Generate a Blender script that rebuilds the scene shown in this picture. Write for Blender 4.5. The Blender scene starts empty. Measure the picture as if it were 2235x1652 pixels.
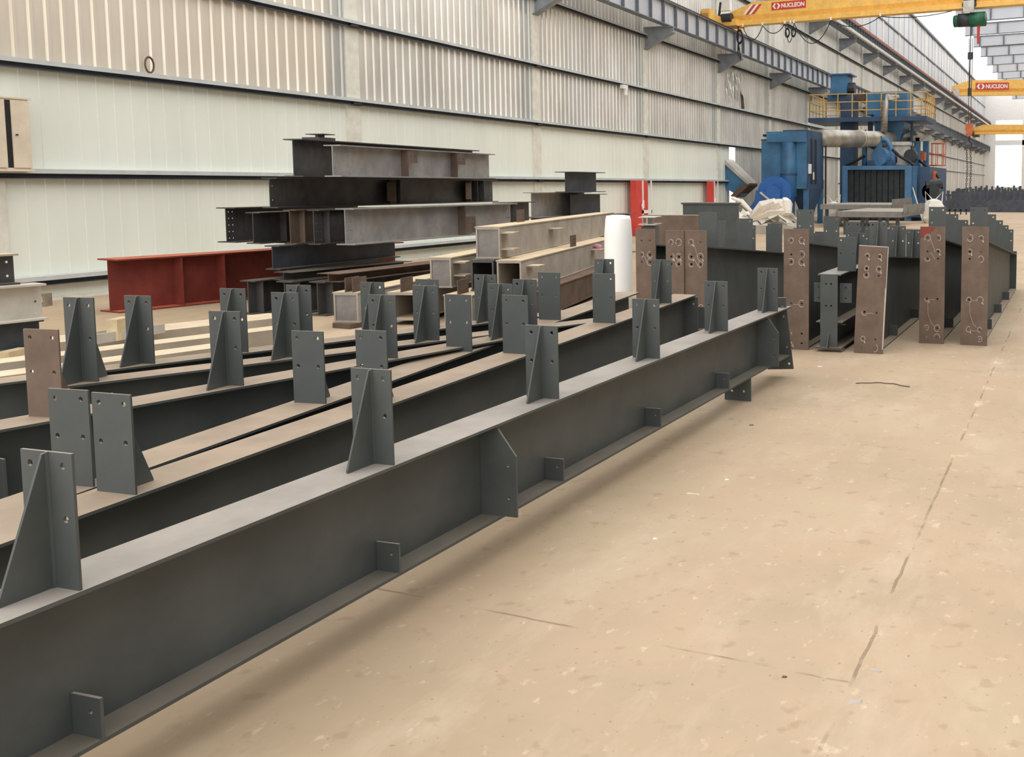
import bpy, math, random
from mathutils import Vector, Matrix
from mathutils.geometry import tessellate_polygon
random.seed(7)
R = math.radians
SC = bpy.context.scene
COL = SC.collection

# ------------------------------------------------------------------ camera model (measured)
W_, H_ = 2235, 1652
F_, PX, PY, EYE = 2200.0, 1700.0, 600.0, 1.7
VX, VY = 2350.0, 405.0
PITCH = math.atan2(PY - VY, F_)
CT, ST = math.cos(PITCH), math.sin(PITCH)
def _lvl(x, y):
    a, b = (x - PX) / F_, (y - PY) / F_
    return a, CT - b * ST, -b * CT - ST
_d = _lvl(VX, VY)
YAW = math.atan2(_d[0], _d[1])
CY, SY = math.cos(YAW), math.sin(YAW)
def ray(x, y):
    r, f, u = _lvl(x, y)
    return Vector((r * CY - f * SY, r * SY + f * CY, u))
EYEV = Vector((0, 0, EYE))
def GZ(x, y, z=0.0):
    d = ray(x, y); return EYEV + d * ((z - EYE) / d.z)
def GX(x, y, X):
    d = ray(x, y); return EYEV + d * (X / d.x)
def GY(x, y, Y):
    d = ray(x, y); return EYEV + d * (Y / d.y)
def GD(x, y, zc):
    f = _lvl(x, y)[1]; return EYEV + ray(x, y) * (zc / f)
def proj(p):
    X, Y, Z = p[0], p[1], p[2] - EYE
    r = X * CY + Y * SY; f = -X * SY + Y * CY
    z = f * CT - Z * ST; v = -f * ST - Z * CT
    return PX + F_ * r / z, PY + F_ * v / z
def hdir(vx):
    d = ray(vx, VY); d.z = 0; return d.normalized()
def yaw_of(u):
    return math.atan2(-u.x, u.y)

# ------------------------------------------------------------------ object helpers
def tag(o, label=None, cat=None, group=None, kind=None):
    if label: o['label'] = label
    if cat: o['category'] = cat
    if group: o['group'] = group
    if kind: o['kind'] = kind
    return o
def thing(name, label, cat, loc=(0, 0, 0), rz=0.0, group=None, kind='thing', rot=None):
    o = bpy.data.objects.new(name, None); COL.objects.link(o)
    o.empty_display_size = 0.2
    o.location = loc; o.rotation_euler = rot if rot else (0, 0, rz)
    return tag(o, label, cat, group, kind)
def link(name, me, parent=None, loc=None, rz=None):
    o = bpy.data.objects.new(name, me); COL.objects.link(o)
    if parent: o.parent = parent
    if loc is not None: o.location = loc
    if rz is not None: o.rotation_euler = (0, 0, rz)
    return o
def copy_tree(o, parent=None):
    c = o.copy(); COL.objects.link(c); c.parent = parent
    for ch in [k for k in bpy.data.objects if k.parent == o]:
        copy_tree(ch, c)
    return c

class MB:
    def __init__(s): s.v = []; s.f = []
    def poly(s, pts, faces):
        n = len(s.v); s.v += [tuple(p) for p in pts]
        s.f += [tuple(i + n for i in f) for f in faces]; return s
    def box(s, x0, x1, y0, y1, z0, z1):
        return s.poly([(x0,y0,z0),(x1,y0,z0),(x1,y1,z0),(x0,y1,z0),(x0,y0,z1),(x1,y0,z1),(x1,y1,z1),(x0,y1,z1)],
            [(0,3,2,1),(4,5,6,7),(0,1,5,4),(1,2,6,5),(2,3,7,6),(3,0,4,7)])
    def hexa(s, p):
        return s.poly(p, [(0,3,2,1),(4,5,6,7),(0,1,5,4),(1,2,6,5),(2,3,7,6),(3,0,4,7)])
    def prism(s, outer, a, b, axis='y', holes=()):
        """extrude a 2D outline (with holes) between a and b along an axis"""
        def m(p, t):
            if axis == 'y': return (p[0], t, p[1])
            if axis == 'x': return (t, p[0], p[1])
            return (p[0], p[1], t)
        loops = [list(outer)] + [list(h) for h in holes]
        flat = [p for l in loops for p in l]
        tris = tessellate_polygon([[Vector((p[0], p[1], 0)) for p in l] for l in loops])
        n = len(flat)
        pts = [m(p, a) for p in flat] + [m(p, b) for p in flat]
        fs = [tuple(t) for t in tris] + [tuple(i + n for i in reversed(t)) for t in tris]
        k = 0
        for l in loops:
            c = len(l)
            for i in range(c):
                j = (i + 1) % c
                fs.append((k + i, k + j, k + j + n, k + i + n))
            k += c
        return s.poly(pts, fs)
    def tube(s, pts, r, n=8, cap=True):
        pts = [Vector(p) for p in pts]; rings = []
        for i, p in enumerate(pts):
            t = (pts[min(i + 1, len(pts) - 1)] - pts[max(i - 1, 0)])
            t = t.normalized() if t.length > 1e-9 else Vector((0, 0, 1))
            ref = Vector((0, 0, 1)) if abs(t.z) < 0.95 else Vector((1, 0, 0))
            u = t.cross(ref).normalized(); w = u.cross(t)
            rr = r[i] if isinstance(r, (list, tuple)) else r
            rings.append([p + (u * math.cos(2*math.pi*k/n) + w * math.sin(2*math.pi*k/n)) * rr for k in range(n)])
        vs = [q for ring in rings for q in ring]; fs = []
        for i in range(len(pts) - 1):
            for k in range(n):
                k2 = (k + 1) % n
                fs.append((i*n + k, i*n + k2, (i+1)*n + k2, (i+1)*n + k))
        if cap:
            fs.append(tuple(reversed(range(n)))); fs.append(tuple((len(pts)-1)*n + k for k in range(n)))
        return s.poly(vs, fs)
    def ring(s, c, R_, r, axis='y', n=20, m=6, stretch=1.0):
        pts = []
        for i in range(n):
            a = 2*math.pi*i/n
            for k in range(m):
                b = 2*math.pi*k/m
                q = R_ + r*math.cos(b); h = r*math.sin(b)
                x, z = q*math.cos(a), q*math.sin(a)*stretch
                pts.append((c[0]+x, c[1]+h, c[2]+z) if axis == 'y' else ((c[0]+h, c[1]+x, c[2]+z) if axis == 'x' else (c[0]+x, c[1]+z, c[2]+h)))
        fs = [(i*m+k, i*m+(k+1) % m, ((i+1) % n)*m+(k+1) % m, ((i+1) % n)*m+k) for i in range(n) for k in range(m)]
        return s.poly(pts, fs)
    def mesh(s, name, mat):
        me = bpy.data.meshes.new(name); me.from_pydata(s.v, [], s.f)
        import bmesh
        bm = bmesh.new(); bm.from_mesh(me); bmesh.ops.recalc_face_normals(bm, faces=bm.faces); bm.to_mesh(me); bm.free()
        for m_ in (mat if isinstance(mat, (list, tuple)) else [mat]): me.materials.append(m_)
        me.update(); return me
    def build(s, name, mat, parent=None, smooth=False, loc=None, rz=None):
        me = s.mesh(name, mat)
        if smooth:
            for p in me.polygons: p.use_smooth = True
        return link(name, me, parent, loc, rz)
def circ(cx, cz, r, n=10):
    return [(cx + r*math.cos(2*math.pi*i/n), cz + r*math.sin(2*math.pi*i/n)) for i in range(n)]
def rect(x0, x1, z0, z1):
    return [(x0, z0), (x1, z0), (x1, z1), (x0, z1)]

# ------------------------------------------------------------------ materials
def lin(c):
    return tuple(((v/255)/12.92 if v/255 <= .04045 else ((v/255+.055)/1.055)**2.4) for v in c) + (1,)
class NT:
    def __init__(s, name):
        s.m = bpy.data.materials.new(name); s.m.use_nodes = True
        s.t = s.m.node_tree; s.b = s.t.nodes['Principled BSDF']
    def n(s, kind, **kw):
        x = s.t.nodes.new(kind)
        for k, v in kw.items():
            if k in x.inputs: x.inputs[k].default_value = v
            else: setattr(x, k, v)
        return x
    def l(s, a, b): s.t.links.new(a, b)
    def coord(s, scale=(1, 1, 1), kind='Object'):
        tc = s.n('ShaderNodeTexCoord'); mp = s.n('ShaderNodeMapping'); mp.inputs['Scale'].default_value = scale
        s.l(tc.outputs[kind], mp.inputs['Vector']); return mp.outputs['Vector']
    def noise(s, vec, scale, detail=4, rough=.6):
        x = s.n('ShaderNodeTexNoise'); x.inputs['Scale'].default_value = scale
        x.inputs['Detail'].default_value = detail; x.inputs['Roughness'].default_value = rough
        s.l(vec, x.inputs['Vector']); return x.outputs['Fac']
    def ramp(s, fac, stops):
        x = s.n('ShaderNodeValToRGB'); e = x.color_ramp.elements
        while len(e) < len(stops): e.new(.5)
        for i, (p, c) in enumerate(stops):
            e[i].position = p; e[i].color = c if len(c) == 4 else lin(c)
        s.l(fac, x.inputs['Fac']); return x.outputs['Color']
    def mix(s, fac, a, b):
        x = s.n('ShaderNodeMix'); x.data_type = 'RGBA'
        if isinstance(fac, (int, float)): x.inputs[0].default_value = fac
        else: s.l(fac, x.inputs[0])
        for i, v in ((6, a), (7, b)):
            if isinstance(v, tuple): x.inputs[i].default_value = v
            else: s.l(v, x.inputs[i])
        return x.outputs[2]
    def math(s, op, a, b=None, c=None):
        x = s.n('ShaderNodeMath'); x.operation = op
        for i, v in enumerate((a, b, c)):
            if v is None: continue
            if isinstance(v, (int, float)): x.inputs[i].default_value = v
            else: s.l(v, x.inputs[i])
        return x.outputs[0]
    def base(s, c, rough=.5, metal=0.0, spec=None):
        if isinstance(c, tuple): s.b.inputs['Base Color'].default_value = c
        else: s.l(c, s.b.inputs['Base Color'])
        if isinstance(rough, (int, float)): s.b.inputs['Roughness'].default_value = rough
        else: s.l(rough, s.b.inputs['Roughness'])
        s.b.inputs['Metallic'].default_value = metal
        if spec is not None: s.b.inputs['Specular IOR Level'].default_value = spec
        return s.m
    def upward(s, lo=.5, hi=.95):
        g = s.n('ShaderNodeNewGeometry'); sp = s.n('ShaderNodeSeparateXYZ'); s.l(g.outputs['Normal'], sp.inputs[0])
        mr = s.n('ShaderNodeMapRange'); mr.inputs[1].default_value = lo; mr.inputs[2].default_value = hi
        s.l(sp.outputs['Z'], mr.inputs[0]); return mr.outputs[0]

def steel(name, c0, c1, dust=None, dust_amt=.85, scale=3.0, rough=.5, metal=0.0, rust=None, spec=.5, k=1.0):
    lin = lambda c: tuple(v*k for v in globals()['lin'](c)[:3]) + (1,)
    """painted or bare steel: two-tone mottling, optional rust patches, dust settled on faces that look up"""
    t = NT(name); v = t.coord()
    col = t.ramp(t.noise(v, scale, 5), [(.35, lin(c0)), (.68, lin(c1))])
    if rust:
        rf = t.ramp(t.noise(v, 1.3, 6, .7), [(.5, (0,0,0,1)), (.66, (1,1,1,1))])
        col = t.mix(t.math('MULTIPLY', rf, .75), col, lin(rust))
    if dust:
        n2 = t.noise(v, 2.2, 5, .65)
        dcol = t.ramp(t.noise(v, 5.0, 4), [(.3, lin(tuple(int(k*.9) for k in dust))), (.7, lin(dust))])
        mr = t.n('ShaderNodeMapRange'); mr.inputs[1].default_value = .2; mr.inputs[2].default_value = .6
        mr.inputs[3].default_value = .7; mr.inputs[4].default_value = 1.0
        t.l(n2, mr.inputs[0])
        fac = t.math('MULTIPLY', t.math('MULTIPLY', t.upward(), mr.outputs[0]), dust_amt)
        col = t.mix(fac, col, dcol)
    return t.base(col, rough, metal, spec)
def plain(name, c, rough=.5, metal=0.0, var=.12, scale=4.0, spec=.5):
    a = tuple(max(0, k*(1-var)) for k in c); b = tuple(min(255, k*(1+var*.6)) for k in c)
    return steel(name, a, b, None, scale=scale, rough=rough, metal=metal, spec=spec)

M = {}
M['paint'] = steel('dark_grey_paint', (71,76,76), (84,88,87), dust=(186,164,142), rough=.55, spec=.35, k=0.97)
M['paint_clean'] = steel('dark_grey_paint_pale_dust', (71,76,76), (84,88,87), dust=(180,171,162), rough=.5, spec=.35, k=0.97)
M['paint_low'] = steel('dark_grey_paint_thin_dust', (68,72,71), (80,83,81), dust=(128,120,108), rough=.55, spec=.35)
M['primer'] = steel('brown_primer', (102,87,77), (120,104,92), dust=(170,150,130), rough=.75, spec=.2, scale=5, k=1.02)
M['red_paint'] = steel('red_oxide_paint', (112,52,44), (134,64,54), dust=(214,120,88), dust_amt=.9, rough=.6, spec=.3, k=1.0)
M['mill'] = steel('mill_scale_steel', (70,70,72), (96,96,96), dust=(170,155,135), dust_amt=.5, rough=.45, metal=.35, rust=(74,62,54), k=.86)
M['mill_light'] = steel('bright_mill_steel', (128,128,130), (158,156,154), dust=(190,175,155), dust_amt=.5, rough=.42, metal=.3, rust=(132,124,116), k=1.12)
M['mill_blue'] = steel('blue_black_steel', (62,68,78), (84,90,98), dust=(190,180,160), dust_amt=.6, rough=.45, metal=.3, k=.86)
M['rust'] = steel('rusty_brown_steel', (86,72,64), (110,94,84), dust=(150,125,105), dust_amt=.4, rough=.8, spec=.2, k=1.0)
M['dusty_box'] = steel('dusty_tan_steel', (152,144,134), (174,166,156), dust=(238,214,174), rough=.75, spec=.2)
M['dusty_plate'] = steel('pale_dusty_plate', (150,142,128), (170,160,146), dust=(232,212,182), rough=.8, spec=.2)
M['box_end'] = plain('grey_end_cap', (128,124,120), .7)
M['crate_grey'] = steel('pale_grey_steel', (176,172,162), (196,192,182), dust=(226,216,200), rough=.6)
M['girt'] = steel('girt_grey', (186,192,192), (204,208,208), dust=(214,218,214), rough=.5)
M['runway'] = steel('runway_grey', (128,134,142), (152,158,164), dust=(150,150,150), rough=.55)
M['girt_shade'] = plain('girt_recess_shade', (70,76,82), .6)  # dark tone paints in the shade inside the wall rail channels
M['runway_web'] = steel('runway_web_grey', (182,186,194), (200,204,210), rough=.55, scale=1)
M['rafter'] = steel('roof_rafter_grey', (190,194,202), (206,210,216), rough=.6, scale=.3)
M['runway_dark'] = steel('runway_bracket_grey', (92,98,108), (112,118,126), dust=(140,140,140), rough=.6)
M['rail'] = plain('dark_rail', (52,50,50), .5, .3)
M['conduit'] = plain('white_conduit', (206,204,196), .5)
M['copper'] = plain('red_conductor_rail', (150,86,66), .6)
M['yellow'] = plain('crane_yellow', (244,194,102), .45, var=.06)
M['sign_red'] = plain('sign_red', (206,66,56), .5, var=.05)
M['white'] = plain('white_paint', (240,240,236), .5, var=.03)
M['black'] = plain('black_rubber', (28,28,30), .6)
M['motor_dark'] = plain('motor_charcoal', (50,54,62), .5)
M['green'] = plain('hoist_green', (32,100,74), .45)
M['blue'] = plain('machine_blue', (60,112,152), .45, var=.16, scale=1.2)
M['blue_dk'] = plain('machine_blue_dark', (50,78,110), .5, var=.16, scale=1.2)
M['blue_br'] = plain('fan_blue', (46,104,178), .4, var=.08, scale=1.2)
M['blue_lt'] = plain('frame_blue', (80,126,170), .45, var=.1, scale=1.2)
M['curtain'] = plain('black_curtain', (46,54,58), .7, var=.2)
M['galv_duct'] = plain('galvanised_duct', (184,178,168), .38, .5, var=.2, scale=1.0)
M['chamber'] = plain('pale_chamber', (206,204,196), .6)
M['rail_yellow'] = plain('railing_yellow', (214,170,84), .55)
M['orange'] = plain('orange_paint', (206,112,70), .55)
M['cream'] = plain('cream_cabinet', (222,208,186), .5, var=.05)
M['white_plastic'] = plain('white_wrap', (250,250,248), .6, var=.01)
M['tarp'] = steel('white_sheeting', (222,216,206), (242,238,230), rough=.7)
M['pink'] = plain('pink_cloth', (196,140,160), .8)
M['chalk'] = plain('white_chalk', (186,174,166), .9, var=.05)
M['red_col'] = plain('red_column_paint', (214,70,58), .5, var=.06)
M['table'] = steel('conveyor_grey', (120,118,114), (142,138,132), dust=(176,166,154), rough=.7)
M['wood'] = plain('pale_timber', (206,186,150), .8)
M['chain'] = plain('chain_steel', (120,118,116), .45, .5)
M['concrete_block'] = plain('concrete_block', (140,128,112), .9)

def mat_floor():
    lin = lambda c: tuple(v*.95 for v in globals()['lin'](c)[:3]) + (1,)
    t = NT('dusty_concrete'); v = t.coord()
    c = t.ramp(t.noise(v, .55, 7, .62), [(.3, lin((176,154,130))), (.42, lin((184,164,138))), (.5, lin((192,168,142))), (.58, lin((192,172,144))), (.72, lin((208,186,162)))])
    v2 = t.coord((.9, .35, 1)); st = t.ramp(t.noise(v2, 2.4, 6, .7), [(.5, (0,0,0,1)), (.68, (1,1,1,1))])
    c = t.mix(t.math('MULTIPLY', st, .5), c, lin((214,194,172)))
    dk = t.ramp(t.noise(v, 9, 3, .5), [(.62, (0,0,0,1)), (.7, (1,1,1,1))])
    c = t.mix(t.math('MULTIPLY', dk, .3), c, lin((140,114,90)))
    sp2 = t.ramp(t.noise(v, 38, 2, .5), [(.69, (0,0,0,1)), (.74, (1,1,1,1))])
    c = t.mix(t.math('MULTIPLY', sp2, .45), c, lin((110,88,68)))
    wh = t.ramp(t.noise(t.coord((1, .6, 1)), 16, 3, .6), [(.63, (0,0,0,1)), (.71, (1,1,1,1))])
    c = t.mix(t.math('MULTIPLY', wh, .5), c, lin((226,208,184)))
    # worn, brighter dust under the stored steel and along the aisle
    big = t.ramp(t.noise(v, .22, 3, .5), [(.4, (0,0,0,1)), (.6, (1,1,1,1))])
    c = t.mix(t.math('MULTIPLY', big, .45), c, lin((178,154,124)))
    # saw-cut joints: one along the aisle, others across, broken up by dust
    sep = t.n('ShaderNodeSeparateXYZ'); tc = t.n('ShaderNodeTexCoord'); t.l(tc.outputs['Object'], sep.inputs[0])
    wob = t.math('MULTIPLY', t.math('SUBTRACT', t.noise(v, 4, 3), .5), .03)
    brk = t.ramp(t.noise(v, 2.3, 4, .6), [(.46, (0,0,0,1)), (.58, (1,1,1,1))])
    xs = t.math('ADD', t.math('ADD', sep.outputs['X'], wob), 0.70)
    lx = t.math('LESS_THAN', t.math('ABSOLUTE', xs), .007)
    ys = t.math('ADD', t.math('ADD', sep.outputs['Y'], wob), t.math('MULTIPLY', sep.outputs['X'], .11))
    ym = t.math('ABSOLUTE', t.math('SUBTRACT', t.math('PINGPONG', t.math('SUBTRACT', ys, 3.18), 3.0), 0))
    ly = t.math('MULTIPLY', t.math('LESS_THAN', ym, .006), t.math('LESS_THAN', sep.outputs['X'], -.70))
    j = t.math('MULTIPLY', t.math('MAXIMUM', lx, ly), brk)
    c = t.mix(t.math('MULTIPLY', j, .55), c, lin((112,90,70)))
    # plaster crumbs / pale filler beside the joint
    near = t.math('LESS_THAN', t.math('ABSOLUTE', t.math('SUBTRACT', xs, .03)), .05)
    pl = t.math('MULTIPLY', near, t.ramp(t.noise(v, 3.1, 5, .7), [(.58, (0,0,0,1)), (.66, (1,1,1,1))]))
    c = t.mix(t.math('MULTIPLY', pl, .6), c, lin((232,214,184)))
    bp = t.n('ShaderNodeBump'); bp.inputs['Strength'].default_value = .12; bp.inputs['Distance'].default_value = .02
    t.l(t.noise(v, 14, 5, .6), bp.inputs['Height']); t.l(bp.outputs[0], t.b.inputs['Normal'])
    return t.base(c, .75, 0, .25)
M['floor'] = mat_floor()

def mat_galv():
    t = NT('galvanised_sheet'); tc = t.n('ShaderNodeTexCoord'); sep = t.n('ShaderNodeSeparateXYZ'); t.l(tc.outputs['Object'], sep.inputs[0])
    # every sheet (1 m cover width) has its own tone
    pan = t.math('FLOOR', t.math('MULTIPLY', sep.outputs['Y'], 1.0))
    lap = t.math('FLOOR', t.math('DIVIDE', sep.outputs['Z'], 3.3))
    cb = t.n('ShaderNodeCombineXYZ'); t.l(pan, cb.inputs[0]); t.l(lap, cb.inputs[1])
    wn = t.n('ShaderNodeTexWhiteNoise'); wn.noise_dimensions = '2D'; t.l(cb.outputs[0], wn.inputs['Vector'])
    v = t.coord((1, 1, .35)); n = t.noise(v, 1.1, 5, .65)
    c = t.ramp(n, [(.3, lin((206,202,194))), (.5, lin((228,224,216))), (.7, lin((240,238,234)))])
    c = t.mix(t.math('MULTIPLY', wn.outputs['Value'], .35), c, lin((190,192,192)))
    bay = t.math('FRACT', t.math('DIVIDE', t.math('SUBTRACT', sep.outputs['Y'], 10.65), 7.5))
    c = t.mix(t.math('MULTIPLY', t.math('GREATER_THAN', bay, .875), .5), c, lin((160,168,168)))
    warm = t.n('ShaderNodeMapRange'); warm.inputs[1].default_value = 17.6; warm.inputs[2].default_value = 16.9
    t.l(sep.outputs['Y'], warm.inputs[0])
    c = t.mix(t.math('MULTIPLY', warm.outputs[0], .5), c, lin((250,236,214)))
    return t.base(c, .34, .45)
def mat_lower():
    t = NT('pale_green_sheet'); v = t.coord((1, 1, .3))
    c = t.ramp(t.noise(v, .9, 5, .6), [(.3, lin((229,234,223))), (.65, lin((238,242,232)))])
    return t.base(c, .5, 0)
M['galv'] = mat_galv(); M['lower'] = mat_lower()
M['flat_panel'] = steel('flat_upper_panel', (190,192,198), (206,208,212), rough=.5, scale=.4)
M['column'] = plain('pale_column_paint', (226,224,212), .5, var=.06)
M['side_wall'] = plain('side_wall_sheet', (112,112,110), .7)
M['end_wall'] = plain('end_wall_sheet', (238,238,238), .6, var=.03)
M['dark_steel_far'] = steel('distant_dark_steel', (64,70,80), (84,90,100), rough=.6)

# ------------------------------------------------------------------ world, lights, camera
wd = bpy.data.worlds.new('daylight'); SC.world = wd; wd.use_nodes = True
bg = wd.node_tree.nodes['Background']; bg.inputs[0].default_value = (1.0, .985, .955, 1); bg.inputs[1].default_value = 1.15
cam = bpy.data.cameras.new('camera'); co = bpy.data.objects.new('camera', cam); COL.objects.link(co)
cam.sensor_fit = 'HORIZONTAL'; cam.sensor_width = 36; cam.lens = F_ * 36 / W_
cam.shift_x = -(PX - W_/2) / W_; cam.shift_y = (PY - H_/2) / W_
cam.clip_start = .05; cam.clip_end = 600
co.location = EYEV; co.rotation_euler = (R(90) - PITCH, 0, YAW)
SC.camera = co
SC.view_settings.view_transform = 'Standard'; SC.view_settings.look = 'None'
SC.view_settings.gamma = 1; SC.view_settings.use_curve_mapping = False
SC.view_settings.exposure = 0.78
SC.cycles.use_denoising = True
SC.cycles.max_bounces = 6

# ------------------------------------------------------------------ the hall
XW = -14.5                      # inner line of the wall
YEND = 168.0
BAYS = [10.45 + 7.5*k for k in range(0, 22)]
def struct(name, mb, mat, label, smooth=False, cat='wall'):
    return tag(mb.build(name, mat, None, smooth), label, cat, None, 'structure')
ORD = 'first second third fourth fifth sixth seventh eighth ninth tenth eleventh twelfth thirteenth fourteenth fifteenth sixteenth seventeenth eighteenth nineteenth twentieth'.split() + ['twenty-first', 'twenty-second', 'twenty-third', 'twenty-fourth']

struct('floor', MB().box(-16, 14, -8, YEND + 1, -.2, 0), M['floor'], 'dusty tan concrete floor with saw-cut joints', cat='floor')

def ribbed(y0, y1, z0, z1, pitch, depth, crest, x):
    """trapezoidal sheet standing in the plane x, ribs towards +x"""
    mb = MB(); ys = []
    y = y0
    sl = depth * .55
    prof = []
    while y < y1 - pitch:
        prof += [(y, 0), (y + pitch - crest - 2*sl, 0), (y + pitch - crest - sl, depth), (y + pitch - sl, depth)]
        y += pitch
    prof += [(y, 0), (y1, 0)]
    pts = []; fs = []
    for (yy, d) in prof:
        pts += [(x + d, yy, z0), (x + d, yy, z1)]
    for i in range(len(prof) - 1):
        fs.append((2*i, 2*i + 2, 2*i + 3, 2*i + 1))
    return mb.poly(pts, fs)
def sheet(name, parts, mats, label):
    """one wall mesh made of several sheet runs, each with its own material slot"""
    me = bpy.data.meshes.new(name); v = []; f = []; mi = []
    for mb, k in parts:
        n = len(v); v += mb.v; f += [tuple(i + n for i in q) for q in mb.f]; mi += [k] * len(mb.f)
    me.from_pydata(v, [], f)
    for m_ in mats: me.materials.append(m_)
    for p, k in zip(me.polygons, mi): p.material_index = k
    me.update(); o = link(name, me); return tag(o, label, 'wall', None, 'structure')
DOOR = (41.6, 43.2)
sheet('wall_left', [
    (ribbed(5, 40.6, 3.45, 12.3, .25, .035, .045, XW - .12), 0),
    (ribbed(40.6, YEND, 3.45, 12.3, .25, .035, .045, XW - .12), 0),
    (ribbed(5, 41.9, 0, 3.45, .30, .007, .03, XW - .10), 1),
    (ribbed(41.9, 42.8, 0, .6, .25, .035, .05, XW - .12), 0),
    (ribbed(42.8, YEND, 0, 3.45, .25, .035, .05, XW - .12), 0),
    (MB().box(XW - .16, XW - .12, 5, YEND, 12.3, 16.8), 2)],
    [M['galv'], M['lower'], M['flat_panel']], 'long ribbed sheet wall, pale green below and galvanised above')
# joints and top edge of the flat upper band
mbj = MB()
for y in [10.45 + 2.5*k for k in range(0, 64)]:
    mbj.box(XW - .12, XW - .10, y - .02, y + .02, 12.3, 16.8)
struct('trim_1', mbj, M['runway_dark'], 'upright joint strips on the flat upper wall band', cat='trim')
struct('trim_2', MB().box(XW - .2, XW + .1, 5, YEND, 16.8, 17.0), M['runway_dark'], 'eaves angle along the top of the wall', cat='trim')
struct('trim_3', MB().box(XW - .12, XW - .02, 5, YEND, 14.3, 14.42), M['runway_dark'], 'grey rail halfway up the flat upper wall band', cat='trim')
struct('baseboard_left', MB().box(XW - .12, XW - .02, 5, 41.6, 0, .05), M['column'], 'low kerb at the foot of the pale wall', cat='baseboard')
# girts (horizontal wall rails): angle/channel section
for i, (z, y1) in enumerate(((.32, 41.6), (1.88, 41.6), (3.45, YEND), (5.05, YEND), (6.9, YEND), (10.0, YEND))):
    mb = MB()
    mb.box(XW - .09, XW + .06, 5, y1, z + .05, z + .06)
    mb.box(XW + .05, XW + .06, 5, y1, z - .005, z + .05)
    g_ = struct('trim_%d' % (i + 4), mb, M['girt'], ORD[i] + ' horizontal steel wall rail counted up from the floor', cat='wall rail')
    MB().box(XW - .03, XW - .02, 5, y1, z - .08, z + .05).box(XW - .02, XW + .045, 5, y1, z - .08, z - .07).build('channel_web', M['girt_shade'], g_)
# wall columns
for k, y in enumerate(BAYS):
    mb = MB().box(XW - .12, XW - .05, y - .2, y + .2, 0, 16.8)
    struct('wall_column', mb, M['column'], 'pale upright wall column, %s along from the cream cabinet' % ORD[k], cat='column')
# dark cleats where the rails are bolted to the columns
for k, y in enumerate(BAYS[1:8]):
    mb = MB()
    for z in (1.88, 3.45, 5.05):
        mb.box(XW - .05, XW + .045, y - .12, y + .12, z - .085, z - .02)
    tag(mb.build('rail_bracket', M['rail']), 'dark brackets carrying the wall rails on the %s column from the cream cabinet' % ORD[k + 1], 'bracket', 'rail brackets on the wall columns', 'structure')

# end wall far away, with tall bright windows
mb = MB()
for x0, x1, z0, z1 in ((-14.6, 14, 0, 1.5), (-14.6, 14, 12.2, 17), (-14.6, -12.8, 1.5, 12.2)):
    mb.box(x0, x1, YEND, YEND + .2, z0, z1)
wx = [(-12.8, -8.6), (-7.9, -3.7), (-3.0, 1.2), (1.9, 6.1), (6.8, 11)]
for a, b in zip([w[1] for w in wx], [w[0] for w in wx[1:]] + [14]):
    mb.box(a, b, YEND, YEND + .2, 1.5, 12.2)
mb.box(-12.8, 11, YEND, YEND + .2, 8.2, 9.0)
struct('wall_back', mb, M['end_wall'], 'far end wall with tall bright windows')
# unseen side wall on the right, added dark to hold back side light
struct('wall_right_unseen', MB().box(12.5, 12.7, -8, YEND, 0, 15.4), M['side_wall'], 'plain unseen side wall opposite the ribbed wall, added to cut side light')

# roof rafters: one deep plated beam per bay
raf = thing('roof_rafter', '', 'rafter', (0, 0, 0))
def raf_mesh():
    z0, z1, sl = 14.75, 15.73, .03
    X0, X1 = -9.7, 12.49
    a = MB().hexa([(X0, -.01, z0), (X1, -.01, z0 + sl*(X1-X0)), (X1, .01, z0 + sl*(X1-X0)), (X0, .01, z0),
                   (X0, -.01, z1), (X1, -.01, z1 + sl*(X1-X0)), (X1, .01, z1 + sl*(X1-X0)), (X0, .01, z1)])
    b = MB()
    for zz in (z0, z1):
        b.hexa([(X0, -.15, zz - .02), (X1, -.15, zz - .02 + sl*(X1-X0)), (X1, .15, zz - .02 + sl*(X1-X0)), (X0, .15, zz - .02),
                (X0, -.15, zz + .02), (X1, -.15, zz + .02 + sl*(X1-X0)), (X1, .15, zz + .02 + sl*(X1-X0)), (X0, .15, zz + .02)])
    return a, b
ra, rb = raf_mesh()
rweb = ra.mesh('web', M['rafter']); rfl = rb.mesh('flange', M['runway_dark'])
stf = MB().box(-.06, .06, -.13, -.01, 0, .96).mesh('stiffener', M['runway_dark'])
def fill_raf(r):
    link('web', rweb, r); link('flange', rfl, r)
    for q in range(5):
        x = -9.5 + 2.6*q if q else -9.1
        link('stiffener', stf, r, (x, 0, 14.76 + .03*(x + 9.7)))
fill_raf(raf)
RY = [83.2 + 7.5*k for k in range(11)]
for k, y in enumerate(RY):
    r = raf if k == 0 else copy_tree(raf)
    r.location = (0, y, 0)
    tag(r, 'grey roof rafter with upright stiffeners, %s one behind the near yellow crane' % ORD[k], 'rafter', 'roof rafters')

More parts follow.
